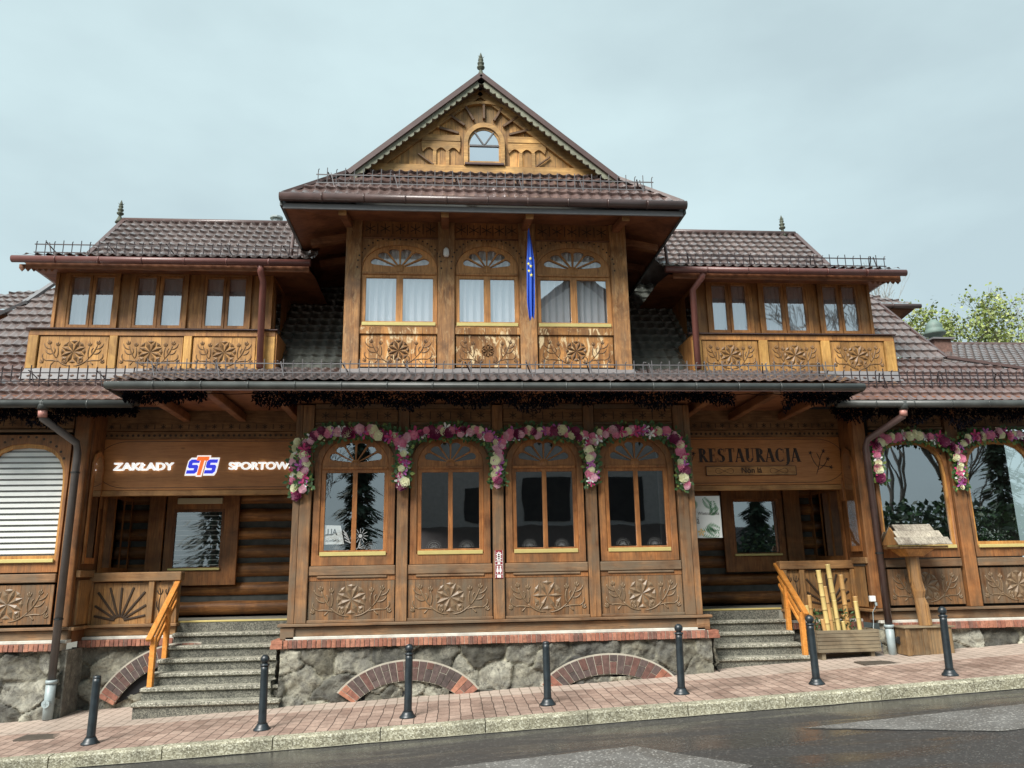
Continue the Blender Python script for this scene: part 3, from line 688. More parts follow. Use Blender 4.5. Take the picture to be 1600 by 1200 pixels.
rubble('stone_infill', -1.95, -.75, -.12, .0, g0(0), B, 33, batter=.0, size=.28); rubble('stone_infill', 1.1, 2.2, -.12, -.01, g0(0), B, 34, batter=.0, size=.28)

# --- bay, ground floor
one_box('sill_beam', 'w_bay_h', B, XL, XR, -.05, .12, .645, .775)
one_box('bottom_rail', 'w_bay_h', B, XL-.12, XR+.12, -.11, .1, .785, .825)
for s in (XL-.08, XR-.12): one_box('corner_block', 'w_bay_h', B, s, s+.2, -.085, .1, .61, .775)
PX = [-2.93, -1.465, 0, 1.465, 2.93]; WX = [-2.2, -.735, .735, 2.2]
for x in PX:
    one_box('post', 'w_bay_v', B, x-.085, x+.085, -.045, .09, .825, 4.1, bevel=.008)
for x in (XL, XR-.1): one_box('post', 'w_bay_v', B, x, x+.1, -.035, .09, .825, 4.1)
for i, x in enumerate(WX):
    a, b = x-.64, x+.64
    carved_panel(B, a+.01, b-.01, .87, 1.42, 0, 'w_panel_bay', 'carve_bay', .225, thin=(.6 if i == 2 else 1), n=(6 if i == 2 else 8), rot=(0 if i == 2 else pi/8))
    one_box('panel_rail', 'w_bay_h', B, a, b, -.03, .03, .827, .868)
    m = MB(); m.box(a, b, -.025, .05, 1.50, 1.64); m.box(a+.12, b-.12, -.02, .05, 1.458, 1.497); m.build('window_rail', 'w_bay_h', B, bevel=.012)
    one_box('panel_rail', 'w_surround', B, a, b, .0, .04, 1.421, 1.499)
    arched_window(B, x, .615, 1.645, 1.87, 3.04, 3.10, .495, .46, .015, ('w_surround', 'w_frame'), 'glass_low')
    plate('arch_board', [[(a, 2.9), (b, 2.9), (b, 3.80), (a, 3.80)], arch(x, 2.85, 3.10, .618, .565, 24, .9)[::-1]] if False else [[(a, 3.0), (a, 3.80), (b, 3.80), (b, 3.0)]+[(x+.618*cos(pi*k/24), 3.10+.565*sin(pi*k/24)) for k in range(25)]], .012, .04, 'w_bay_h', B)
    frieze(B, a, b, 3.83, 4.04, -.005)
    one_box('frieze_rail', 'w_bay_h', B, a, b, -.02, .04, 3.785, 3.825); one_box('frieze_rail', 'w_bay_h', B, a, b, -.015, .04, 4.045, 4.12)
for s, x in ((-1, XL), (1, XR-.04)): one_box('side_wall', 'w_dark_v', B, x, x+.04, .09, 2.3, .62, 4.2, bevel=0)
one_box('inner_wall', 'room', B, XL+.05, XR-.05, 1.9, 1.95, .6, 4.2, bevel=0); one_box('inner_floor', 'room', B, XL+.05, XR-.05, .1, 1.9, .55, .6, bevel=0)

# --- recesses: log wall, window, sign beam, balustrade, stairs
def log_wall(x0, x1, skip=None):
    m = MB(); z = .84; rs = random.Random(int(x0*10))
    m.box(x0, x1, 2.42, 2.5, .6, 4.2); m.build('log_backing', 'netting', B)
    k = 0
    while z < 3.2:
        h = .255*rs.uniform(.95, 1.08); mm = MB(); n = 34; ring = []
        for i in range(n+1):
            x = x0+(x1-x0)*i/n; w1 = .012*mnoise.noise(Vector((x*1.6, z, 0))); w2 = .012*mnoise.noise(Vector((x*1.6, z+5, 0)))
            yb = 2.40; prof = [(yb, z+.01+w1), (yb-.085, z+.035+w1), (yb-.13, z+.09), (yb-.135, z+h-.09), (yb-.095, z+h-.03+w2), (yb, z+h+w2)]
            ring.append([(x, py+.01*mnoise.noise(Vector((x*3, pz*6, 2))), pz) for py, pz in prof])
        b = []
        for r_ in ring: b += r_
        mm.mesh(b, [(i*6+j, (i+1)*6+j, (i+1)*6+j+1, i*6+j+1) for i in range(n) for j in range(5)])
        mm.build('log', 'w_log', B, smooth=True)
        z += .318; k += 1
    mm = MB(); mm.box(x0, x1, 2.35, 2.41, .9, 3.3); plain('chinking', (.085, .09, .085), .9, var=.3); mm.build('chinking', 'chinking', B)
log_wall(-6.36, XL); log_wall(XR, 6.12)
for x0 in (XL-.13, XR+.02):
    for k in range(9): one_box('log_end', 'w_log', B, x0, x0+.11, 2.12, 2.3, .86+k*.318, 1.1+k*.318, bevel=.03)
def log_window(gx0, gx1, gz0, gz1, fx0, fx1, fz0, y=2.15, lm=None):
    w = plate('window', [[(fx0, fz0), (fx1, fz0), (fx1, 3.1), (fx0, 3.1)], [(gx0-.05, gz0-.06), (gx0-.05, gz1+.05), (gx1+.05, gz1+.05), (gx1+.05, gz0-.06)]], y, .06, 'w_surround', B, bevel=.004)
    plate('frame', [[(gx0-.05, gz0-.06), (gx1+.05, gz0-.06), (gx1+.05, gz1+.05), (gx0-.05, gz1+.05)], [(gx0, gz0), (gx0, gz1), (gx1, gz1), (gx1, gz0)]], y+.01, .05, 'w_dark_v', w)
    m = MB(); m.quad((gx0, y+.04, gz0), (gx1, y+.04, gz0), (gx1, y+.04, gz1), (gx0, y+.04, gz1)); m.build('pane', 'glass_low', w)
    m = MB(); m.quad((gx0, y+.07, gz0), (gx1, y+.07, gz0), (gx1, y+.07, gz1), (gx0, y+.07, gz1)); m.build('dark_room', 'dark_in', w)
    one_box('sill', 'gold', w, gx0-.06, gx1+.03, y-.04, y-.002, gz0-.055, gz0-.015); return w
w1 = log_window(-5.56, -4.77, 1.67, 2.62, -5.72, -4.47, 1.36)
m = MB()
for k in range(11): m.box(-5.55, -4.78, 2.195, 2.199, 1.70+k*.085, 1.712+k*.085)
m.build('blind', 'blind', w1)
one_box('blind_box', 'cream', w1, -5.53, -4.76, 2.09, 2.147, 2.76, 2.86)
one_box('board', 'w_surround', B, -6.02, -5.75, 2.14, 2.2, 1.2, 3.1)
log_window(4.56, 5.38, 1.76, 2.70, 4.33, 5.50, 1.42); one_box('board', 'w_surround', B, 5.53, 5.84, 2.14, 2.2, 1.2, 3.1)
# porch floors, thresholds, stairs
for (a, b) in ((-6.36, XL), (XR, 6.12)):
    one_box('porch_floor', 'concrete', B, a, b, 1.0, 2.5, .62, .815, bevel=0)
one_box('threshold', 'gold', B, -5.0, XL-.02, .985, 1.03, .815, .845); one_box('threshold', 'gold', B, XR+.02, 4.80, .985, 1.03, .815, .845)
def stairs(x0l, x1, n, dx, side):
    st = MB(); ris = MB(); y = 1.0
    for i in range(1, n+1):
        z = .84-.168*i; yf = 1.03-.207*i-.02; e = dx*i/n
        xa, xb = (x0l-e, x1) if side < 0 else (x1, x0l+e)
        st.box(xa, xb, yf-.03, yf+.25, z-.055, z)
        ris.box(xa+.02, xb-.02, yf+.005, 1.0, z-.3, z-.056)
    z = .84; ris.box(min(x0l, x1)+.02, max(x0l, x1)-.02, 1.0-.02, 1.1, .6, .81)
    o = st.build('staircase', 'agg', B, bevel=.012); ris.build('riser', 'agg_riser', o); return o
stairs(-4.98, XL+.0, 6, .16, -1); stairs(4.76, XR+.1, 4, .10, 1)
def handrail(x, s, zb, fy=0):
    m = MB(); top = (x, 1.06, 1.56); bot = (x-s*.04, -.02+fy, .64+fy*.78)
    m.beam(top, bot, .085, .05); h = m.build('handrail', 'w_rail', B, bevel=.006)
    m = MB(); 
    for dz in (.17, .30): m.beam((x, 1.0, 1.52-dz), (bot[0], bot[1]+.1, bot[2]+.04-dz), .03, .05)
    m.build('rail', 'w_rail', h, bevel=.004)
    for (y, zt) in ((bot[1]+.10, bot[2]+.04), (bot[1]+.60, bot[2]+.43)):
        zb_ = .84-.168*max(0, min(7, int((1.03-y)/.207+.9))); 
        m = MB(); m.box(x-.035, x+.035, y-.04, y+.04, zb_-.02, zt); m.build('post', 'w_rail', h, bevel=.004)
handrail(-5.02, 1, 0); handrail(4.80, -1, 0, .17)
def balustrade(x0, x1, seed):
    b = plate('balustrade', [[(x0, .82), (x1, .82), (x1, 1.44), (x0, 1.44)]], .955, .05, 'w_gate', B)
    m = MB(); m.box(x0-.02, x1+.03, .88, 1.06, 1.46, 1.60); m.build('top_rail', 'w_gate_h', b, bevel=.012)
    m = MB(); m.box(x0-.02, x1+.03, .84, 1.02, .775, .82); m.box(x0, x1, .90, 1.0, .648, .77); m.build('bottom_rail', 'w_gate_h', b, bevel=.006)
    pxs = [x0+.05, x1-.05, x1-.42 if x0 < 0 else x0+.36]
    for q in pxs: one_box('post', 'w_gate', b, q-.045, q+.045, .90, .98, .82, 1.46)
    a, c = (x0+.1, x1-.46) if x0 < 0 else (x0+.40, x1-.1); xc = (a+c)/2; m = MB()
    for k in range(9):
        an = pi*(k+.55)/9.1; L = min(.50/max(.3, sin(an)), (c-a)/2/max(.05, abs(cos(an)))*.92); L = min(L, .56)
        m.beam((xc+.07*cos(an), .95, .87+.05*sin(an)), (xc+L*cos(an), .95, .87+L*sin(an)), .034, .02, up=(0, 1, 0))
    m.build('sun_rays', 'carve_dark', b, bevel=.006)
    m = MB(); s0, s1 = (x1-.37, x1-.1) if x0 < 0 else (x0+.1, x0+.31); xm = (s0+s1)/2
    for s in (-1, 1):
        add_flat(m, bez((xm, .87), (xm+s*.10, 1.0), (xm+s*.05, 1.25)), .953, .007); add_flat(m, bez((xm, .95), (xm+s*.12, 1.05), (xm+s*.1, 1.15)), .953, .006); tulip(m, xm+s*.05, 1.25, .11, s*.2, .953, .006)
    m.build('carving', 'carve_dark', b, smooth=True)
balustrade(-6.40, -5.0, 1); balustrade(4.82, 6.12, 2)
# sign beams over the recesses (frieze, soffit, beam)
for a, b in ((-6.42, XL-.02), (XR+.02, 6.14)):
    one_box('lintel', 'w_sign_light', B, a, b, .93, 1.02, 2.80, 2.885)
    frieze(B, a, b, 3.86, 4.0, .93, n=12)
    one_box('lintel', 'w_surround', B, a, b, .955, 1.02, 2.885, 3.72)
    one_box('lintel', 'w_frieze', B, a, b, .94, 1.0, 3.72, 3.85); one_box('lintel', 'w_frieze', B, a, b, .93, 1.02, 4.0, 4.35)
    m = MB()
    for i in range(int((b-a)/.085)): m.lathe([(.022, 0), (.022, .004)], (a+.06+i*.085, .934, 3.785), 8, 'y')
    m.build('carving', 'carve_dark', B)
    for i in range(3):
        x = (max(a, -5.25)+.15)+i*(min(b, 5.25)-max(a, -5.25)-.3)/2; m = MB(); m.beam((x, -1.0, 4.12), (x, .95, 4.08), .12, .13); m.build('rafter', 'w_up_dark', B, bevel=.01)
    one_box('sign_side_board', 'w_surround', B, (a-.02 if a < 0 else b-.08), (a+.08 if a < 0 else b+.02), .90, 1.02, 2.6, 3.0)
# perpendicular side walls of the wings with lancet window and folded window leaves
for s, X in ((-1, -6.36), (1, 6.12)):
    inn = -s
    one_box('wing_side_wall', 'w_dark_v', B, min(X, X+s*.06), max(X, X+s*.06), .5, 2.5, .6, 4.2, bevel=0)
    xf = X+inn*.012
    def lanc(y0, y1, z0, z1, e):
        c = (y0+y1)/2; return [(xf+inn*e, y0, z0), (xf+inn*e, y1, z0), (xf+inn*e, y1, z1-.22), (xf+inn*e, (y1+c)/2+.03, z1-.07), (xf+inn*e, c, z1), (xf+inn*e, (y0+c)/2-.03, z1-.07), (xf+inn*e, y0, z1-.22)]
    m = MB(); L1 = lanc(.53, .89, 1.74, 3.50, .0); L2 = lanc(.53, .89, 1.74, 3.50, .03); m.mesh(L2, [tuple(range(7))]); 
    for i in range(7): m.quad(L1[i], L1[(i+1) % 7], L2[(i+1) % 7], L2[i])
    wl = m.build('lancet_window', 'w_frame', B)
    m = MB(); m.mesh(lanc(.58, .84, 1.83, 3.42, .034), [tuple(range(7))]); m.build('pane', 'glass_sky' if s < 0 else 'glass_low', wl)
    m = MB(); m.box(min(xf, xf+inn*.04), max(xf, xf+inn*.04), 1.08, 2.15, 1.58, 2.86); wl = m.build('side_window', 'w_frame', B)
    for k in range(3):
        m = MB(); y0 = 1.14+k*.34; m.quad((xf+inn*.045, y0, 1.68), (xf+inn*.045, y0+.27, 1.68), (xf+inn*.045, y0+.27, 2.8), (xf+inn*.045, y0, 2.8)); m.build('pane', 'glass_sky', wl)
    one_box('side_panel', 'w_gate', B, min(X, X+inn*.03), max(X, X+inn*.03), .5, .92, .84, 1.5)
    one_box('side_rail', 'w_gate_h', B, min(X, X+inn*.06), max(X, X+inn*.06), .42, .92, 1.54, 1.64)
    one_box('side_rail', 'w_gate_h', B, min(X, X+inn*.08), max(X, X+inn*.08), .36, .92, .775, .82)

# --- wings, ground floor
def wing(s, xs_post, xw, far):
    y = .45
    a0, b0 = (far, xs_post[0]+.12) if s < 0 else (xs_post[0]-.12, far)
    one_box('sill_beam', 'w_bay_h', B, a0, b0, y-.04, y+.1, .645, .775); one_box('bottom_rail', 'w_bay_h', B, a0, b0+(.06 if s < 0 else 0), y-.10, y+.1, .785, .825)
    for x in xs_post: one_box('post', 'w_surround', B, x-.11, x+.11, y-.045, y+.1, .825, 4.15, bevel=.01)
    for i, x in enumerate(xw):
        a, b = x-.66, x+.66
        carved_panel(B, a+.02, b-.02, .87, 1.44, y, 'w_panel_bay', 'carve_bay', .23)
        m = MB(); m.box(a, b, y-.03, y+.04, 1.47, 1.60); m.build('window_rail', 'w_bay_h', B, bevel=.01)
        win = plate('window', [[(a, 1.62)]+[(b, 1.62), (b, 3.72), (a, 3.72)], arch(x, 1.80, 2.98, .615, .60, 10, .8)[::-1]], y-.01, .06, 'w_surround', B, bevel=.004)
        g = .58
        plate('frame', [arch(x, 1.80, 2.98, .615, .60, 10, .8), arch(x, 1.87, 2.96, g, .56, 10, .8)[::-1]], y+.012, .05, 'w_orange', win)
        m = MB(); ar = arch(x, 1.85, 2.96, g+.01, .57, 10, .8); m.mesh([(q[0], y+.045, q[1]) for q in ar], [tuple(range(len(ar)))]); m.build('pane', 'glass_clear' if s < 0 else 'glass_wing', win)
        one_box('sill', 'gold', win, x-.6, x+.6, y-.05, y-.005, 1.765, 1.82)
        if s < 0:
            m = MB()
            for k in range(19):
                z0 = 1.9+k*.088; hw = g-.01 if z0 < 3.0 else g*sqrt(max(0, 1-((z0-2.96)/.6)**2.4)); m.quad((x-hw, y+.09, z0), (x+hw, y+.09, z0), (x+hw, y+.09, z0+.056), (x-hw, y+.09, z0+.056))
            m.build('blind', 'blind', win)
            m = MB(); ar = arch(x, 1.85, 2.96, g+.01, .57, 10, .8); m.mesh([(q[0], y+.12, q[1]) for q in ar], [tuple(range(len(ar)))]); m.build('blind_backing', 'blind_back', win)
        frieze(B, a, b, 3.82, 4.02, y-.01, n=5); one_box('frieze_rail', 'w_bay_h', B, a, b, y-.03, y+.03, 3.765, 3.805); one_box('frieze_rail', 'w_bay_h', B, a, b, y-.03, y+.03, 4.035, 4.2)
        m = MB()
        for k in range(17):
            an = pi*k/16; xx, zz = x+.66*cos(an)*.93, 3.05+.64*sin(an)**.8; 
            if zz > 3.3: m.lathe([(.02, 0), (.02, .004)], (xx, y-.014, zz), 8, 'y')
        m.build('carving', 'carve_dark', win)
    m = MB(); m.box(a0, b0, 1.6, 1.65, .6, 4.2); m.box(a0, b0, .5, 1.6, 1.5, 1.55); m.build('inner_wall', 'room', B)
one_box('end_wall', 'w_surround', B, 9.72, 12, .45, .5, .825, 4.2); one_box('end_wall', 'w_surround', B, -12, -9.72, .45, .5, .825, 4.2)
wing(-1, [-6.50, -8.12], [-7.31, -8.93], -9.7); wing(1, [6.20, 7.86, 9.52], [7.06, 8.66], 9.7)

# --- lower roofs
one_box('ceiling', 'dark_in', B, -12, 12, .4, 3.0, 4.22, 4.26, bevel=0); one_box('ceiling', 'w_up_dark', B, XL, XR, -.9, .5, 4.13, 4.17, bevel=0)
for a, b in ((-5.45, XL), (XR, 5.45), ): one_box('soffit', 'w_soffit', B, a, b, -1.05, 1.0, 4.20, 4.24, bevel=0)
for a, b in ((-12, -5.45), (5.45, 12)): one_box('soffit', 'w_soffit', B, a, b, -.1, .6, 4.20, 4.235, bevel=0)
ws = .88; zt = lambda y: 4.15+ws*(y+.15)
tile_patch('tiled_roof', [(-12, -.2, zt(-.2)), (-4.9, -.2, zt(-.2)), (-4.9, 1.0, zt(1.0)), (-12, 1.0, zt(1.0))], 'tile_red', B)
tile_patch('tiled_roof', [(4.9, -.2, zt(-.2)), (12, -.2, zt(-.2)), (12, .2, zt(.2)), (9.6, .66, zt(.66)), (8.4, 1.0, zt(1.0)), (4.9, 1.0, zt(1.0))], 'tile_red', B)
z2 = lambda y: zt(1.0)+1.15*(y-1.0)
tile_patch('tiled_roof', [(-9.6, 1.0, z2(1.0)), (-6.9, 1.0, z2(1.0)), (-6.9, 3.3, z2(3.3)), (-8.05, 3.3, z2(3.3)), (-8.55, 2.1, z2(2.1))], 'tile_wing', B)
tile_patch('tiled_roof', [(6.5, 1.0, z2(1.0)), (8.4, 1.0, z2(1.0)), (8.0, 2.49, z2(2.49)), (7.8, 3.3, z2(3.3)), (6.5, 3.3, z2(3.3))], 'tile_wing', B)
tile_patch('tiled_roof', [(-3.9, .6, zt(.6)-.04), (-2.3, .6, zt(.6)-.04), (-2.3, 3.4, zt(.6)-.04+2.8*1.05), (-3.9, 3.4, zt(.6)-.04+2.8*1.05)], 'tile_dark', B, pu=.2, pv=.26)
tile_patch('tiled_roof', [(2.1, .6, zt(.6)-.04), (3.9, .6, zt(.6)-.04), (3.9, 3.4, zt(.6)-.04+2.8*1.05), (2.1, 3.4, zt(.6)-.04+2.8*1.05)], 'tile_dark', B, pu=.2, pv=.26)
zc_ = lambda y: 4.20+.36*(y+1.15)
tile_patch('tiled_roof', [(-5.5, -1.17, zc_(-1.17)), (5.5, -1.17, zc_(-1.17)), (5.5, .66, zc_(.66)), (-5.5, .66, zc_(.66))], 'tile', B, pu=.16, amp=.03, step=.03)
m = MB(); m.mesh([(-5.5, -1.12, 4.13), (-5.5, .6, 4.78), (-5.5, .6, 4.2), (-5.5, -1.12, 4.08), (5.5, -1.12, 4.13), (5.5, .6, 4.78), (5.5, .6, 4.2), (5.5, -1.12, 4.08)], [(0, 1, 2, 3), (4, 7, 6, 5), (0, 3, 7, 4)]); m.build('verge_board', 'flash', B)
m = MB(); m.beam((-8.05, 3.3, z2(3.3)+.05), (-8.55, 2.1, z2(2.1)+.05), .16, .05); m.beam((-8.55, 2.1, z2(2.1)+.05), (-9.6, 1.0, z2(1.0)+.05), .16, .05); m.build('ridge_cap', 'flash_grey', B)
m = MB(); m.beam((7.8, 3.3, z2(3.3)+.03), (8.0, 2.49, z2(2.49)+.03), .07, .05); m.beam((8.0, 2.49, z2(2.49)+.03), (8.4, 1.0, zt(1)+.04), .07, .05); m.beam((8.4, 1.0, zt(1)+.05), (9.6, .66, zt(.66)+.05), .09, .05); m.beam((9.6, .66, zt(.66)+.05), (12, .2, zt(.2)+.05), .09, .05); m.build('ridge_cap', 'flash', B)
snow_guard(-5.35, 5.35, -.62, zc_(-.62)+.02, B, 'iron_grey'); snow_guard(-10.5, -5.0, .16, zt(.16)+.03, B, h=.32, rr=.010); snow_guard(5.35, 11, .16, zt(.16)+.03, B, h=.32, rr=.010)
ribs_smooth(gutter([(-5.5, -.12, 4.11), (-5.5, -1.24, 4.13), (5.44, -1.24, 4.12), (5.44, -.12, 4.11)], .056, 'gutter_dark', B))
ribs_smooth(gutter([(-12, -.26, 4.07), (-5.5, -.26, 4.07)], .062, 'gutter_dark', B)); ribs_smooth(gutter([(5.5, -.26, 4.07), (12, -.26, 4.07)], .062, 'gutter_dark', B))
def downpipe(path, r, mat, pieces=(), straps=()):
    m = MB(); m.tube(path, r, 12); o = m.build('downpipe', mat, B, smooth=False); ribs_smooth(o)
    for (a, b, rr, mt, nm) in pieces: m = MB(); m.tube([a, b], rr, 12); ribs_smooth(m.build(nm, mt, o))
    m = MB()
    for q in straps: m = MB(); m.tube([(q[0], q[1], q[2]-.012), (q[0], q[1], q[2]+.012)], r*1.15, 12); m.build('strap', 'black', o)
    return o
pl = downpipe([(-6.80, -.24, 4.05), (-6.80, -.22, 3.86), (-6.47, .2, 3.55), (-6.46, .25, 3.4), (-6.46, .25, 0.05)], .056, 'pipe_dark',
    [((-6.80, -.25, 4.1), (-6.80, -.25, 3.98), .075, 'gutter_dark', 'outlet'), ((-6.80, -.24, 3.98), (-6.80, -.22, 3.87), .063, 'pipe_pink', 'sleeve'), ((-6.46, .25, .06), (-6.46, .25, -.42), .068, 'pvc', 'drain_pipe'), ((-6.46, .25, .06), (-6.46, .25, .11), .078, 'pvc', 'collar')], [(-6.46, .25, .95), (-6.46, .25, 3.1)])
m = MB(); m.lathe([(.055, -.03), (.06, 0), (.05, .03)], (-6.46, .17, -.2), 16, 'y'); m.box(-6.49, -6.43, .135, .145, -.205, -.195); m.box(-6.465, -6.455, .135, .145, -.23, -.17); m.build('cap', 'pvc', pl)
pr = downpipe([(6.64, -.24, 4.05), (6.64, -.22, 3.88), (6.22, .2, 3.56), (6.20, .25, 3.42), (6.22, .25, .56)], .056, 'gutter_brown',
    [((6.64, -.25, 4.1), (6.64, -.25, 3.98), .075, 'gutter_dark', 'outlet'), ((6.64, -.24, 3.98), (6.64, -.22, 3.88), .063, 'pipe_pink', 'sleeve'), ((6.22, .25, .58), (6.23, .25, .06), .064, 'pvc', 'drain_pipe'), ((6.22, .25, .54), (6.22, .25, .59), .075, 'pvc', 'collar')], [(6.21, .25, 1.7)])
m = MB(); m.lathe([(.055, -.04), (.06, 0), (.04, .03)], (6.30, .16, .36), 14, 'y'); m.build('cap', 'black', pr)
# scalloped eave boards (dark, ragged) below the gutters
def scallop(x0, x1, y, ztop, dep, mat='w_up_dark', n=None, nm='eave_board'):
    n = n or int((x1-x0)/.09); pts = [(x0, ztop), (x1, ztop)]
    for i in range(n, -1, -1):
        xa = x0+(x1-x0)*i/n; pts.append((xa, ztop-dep*.55))
        if i: pts.append((xa-(x1-x0)/n*.5, ztop-dep))
    plate(nm, [pts[::-1]], y, .02, mat, B)

# --- dormer storeys of the wings
def dormer(x0, x1, posts, panels, glassx, eave, ridge, brk, ewall, side_in):
    Y = .45
    one_box('parapet_rail', 'w_dorm', B, x0, x1, Y-.02, Y+.06, 5.345, 5.44); one_box('parapet_cap', 'flash_grey' if 0 else 'flash', B, x0-.05, x1+.04, Y-.06, Y+.02, 5.445, 5.465)
    m = MB(); m.quad((x0-.05, Y-.06, 5.466), (x1+.04, Y-.06, 5.466), (x1+.04, .74, 5.53), (x0-.05, .74, 5.53)); m.build('parapet_cap', 'flash', B)
    for a, b in posts: one_box('parapet_post', 'w_yellow_post', B, a, b, Y-.03, Y+.06, 4.79, 5.345, bevel=.008)
    for a, b in panels: carved_panel(B, a, b, 4.80, 5.335, Y, 'w_yellow', 'carve_yellow', .2, rr=.008)
    m = MB(); m.quad((x0, Y-.16, zt(Y-.16)+.05), (x1, Y-.16, zt(Y-.16)+.05), (x1, Y-.02, 4.795), (x0, Y-.02, 4.795)); m.build('base_flashing', 'flash_grey', B)
    for xx in (x0, x1): m = MB(); m.box(xx-.02, xx+.02, Y, 3.0, 4.4, 5.42); m.build('side_wall', 'w_dorm', B)
    wy = .72; holes = []
    for a, b in glassx: holes.append([(a, 5.60), (a, 6.47), (b, 6.47), (b, 5.60)])
    wall = plate('dormer_wall', [[(ewall[0], 5.5), (ewall[1], 5.5), (ewall[1], 6.62), (ewall[0], 6.62)]]+holes, wy+.03, .06, 'w_dorm', B)
    for k in range(3):
        a, b = glassx[2*k][0], glassx[2*k+1][1]; mid = (glassx[2*k][1]+glassx[2*k+1][0])/2
        w = plate('window', [[(a-.10, 5.53), (b+.10, 5.53), (b+.10, 6.56), (a-.10, 6.56)], [(a-.03, 5.57), (a-.03, 6.50), (b+.03, 6.50), (b+.03, 5.57)]], wy-.02, .05, 'w_dorm', B, bevel=.004)
        for (p, q) in (glassx[2*k], glassx[2*k+1]):
            oa, ob = (a-.03, mid-.003) if p == a else (mid+.003, b+.03)
            f = plate('sash', [[(oa, 5.57), (ob, 5.57), (ob, 6.50), (oa, 6.50)], [(p+.01, 5.62), (p+.01, 6.46), (q-.01, 6.46), (q-.01, 5.62)]], wy-.005, .045, 'w_dorm_frame', w, bevel=.004)
            m = MB(); m.quad((p, wy+.025, 5.6), (q, wy+.025, 5.6), (q, wy+.025, 6.47), (p, wy+.025, 6.47)); m.build('pane', 'glass_up', w)
            curtain(w, p-.01, q+.01, 5.58, 6.5, wy+.10)
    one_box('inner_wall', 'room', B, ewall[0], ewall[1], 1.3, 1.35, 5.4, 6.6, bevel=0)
    for xx in ewall: m = MB(); m.box(xx-.025, xx+.025, wy, 3.2, 4.9, 6.62); m.build('side_wall', 'w_dorm', B)
    # side opening facing the middle
    xs = ewall[side_in]; s = 1 if side_in else -1
    m = MB(); m.box(*sorted((xs+s*.026, xs+s*.05)), .85, 1.35, 5.55, 6.45); sw = m.build('side_window', 'w_dorm_frame', B)
    m = MB(); m.quad((xs+s*.055, .92, 5.62), (xs+s*.055, 1.28, 5.62), (xs+s*.055, 1.28, 6.40), (xs+s*.055, .92, 6.40)); m.build('pane', 'glass_sky', sw)
    # roof
    (ex0, ex1, ey, ez) = eave; (rx0, rx1, ry, rz) = ridge; (bx0, bx1, by, bz) = brk
    tile_patch('dormer_roof', [(ex0, ey, ez), (ex1, ey, ez), (bx1, by, bz), (bx0, by, bz)], 'tile_wing', B)
    tile_patch('dormer_roof', [(bx0, by, bz), (bx1, by, bz), (rx1, ry, rz), (rx0, ry, rz)], 'tile_wing', B)
    # outer end slope and back slope
    m = MB(); L = side_in; eo, bo, ro = (ex0, bx0, rx0) if L else (ex1, bx1, rx1)
    m.quad((bo, by, bz), (ro, ry, rz), (bo, 4.0, bz)); m.quad((eo, ey, ez), (bo, by, bz), (bo, 4.0, bz), (eo, 4.0, ez)); m.quad((rx0, ry, rz), (rx1, ry, rz), (ex1 if L else bo, 4.0, ez+.3), (bo if L else ex0, 4.0, ez+.3)); m.build('dormer_roof_end', 'tile_wing', B)
    # soffit, fascia
    m = MB(); zz = ez-.10; m.quad((ex0+.04, ey+.06, zz), (ex1-.04, ey+.06, zz), (ex1-.04, .80, zz+.10), (ex0+.04, .80, zz+.10)); m.quad((ex0+.04, .80, zz+.10), (ex1-.04, .80, zz+.10), (ex1-.04, 3.2, zz+.1), (ex0+.04, 3.2, zz+.1)); m.build('soffit', 'w_soffit', B)
    one_box('fascia', 'w_soffit', B, ex0+.12, ex1-.02, ey+.05, ey+.08, ez-.17, ez-.03)
    ribs_smooth(gutter([(ex0-.04, ey-.05, ez-.05), (ex1+.02, ey-.05, ez-.05)], .058, 'gutter_red', B))
    m = MB(); m.tube([(rx0-.02, ry, rz+.05), (rx1, ry, rz+.05)], .055, 10); m.build('ridge_cap', 'flash', B, smooth=True)
    m = MB(); m.beam((rx0 if L else rx1, ry, rz+.05), (bx0 if L else bx1, by, bz+.05), .08, .05); m.build('ridge_cap', 'flash', B)
    scallop((ex0 if L else ex1-.55), (ex0+.55 if L else ex1), ey+.1, ez-.08, .12)
lg = [(-7.08, -6.78), (-6.70, -6.39), (-6.02, -5.70), (-5.60, -5.27), (-4.88, -4.59), (-4.51, -4.22)]
rg = [(3.93, 4.20), (4.29, 4.57), (4.89, 5.22), (5.32, 5.66), (6.00, 6.28), (6.36, 6.64)]
dormer(-7.5, -3.62, [(-7.5, -7.35), (-6.25, -6.12), (-5.08, -4.95), (-3.92, -3.62)], [(-7.33, -6.27), (-6.10, -5.10), (-4.93, -3.94)], lg, (-7.66, -3.05, .08, 6.54), (-6.87, -3.0, 1.9, 8.0), (-6.80, -3.05, .6, 6.79), (-7.32, -3.80), 1)
dormer(3.42, 7.06, [(3.42, 3.58), (4.60, 4.76), (5.72, 5.88), (6.88, 7.06)], [(3.60, 4.58), (4.78, 5.70), (5.90, 6.86)], rg, (2.95, 7.18, .08, 6.52), (2.9, 6.2, 1.9, 7.98), (2.95, 6.12, .6, 6.77), (3.68, 6.88), 0)
snow_guard(-7.5, -3.3, .30, 6.66, B); snow_guard(3.25, 7.0, .30, 6.64, B)
downpipe([(-3.84, .06, 6.46), (-3.84, .10, 6.36), (-3.84, .30, 6.25), (-3.82, .32, 4.78)], .055, 'pipe_red'); downpipe([(3.58, .06, 6.46), (3.56, .10, 6.36), (3.45, .30, 6.20), (3.45, .32, 4.80)], .055, 'pipe_red')
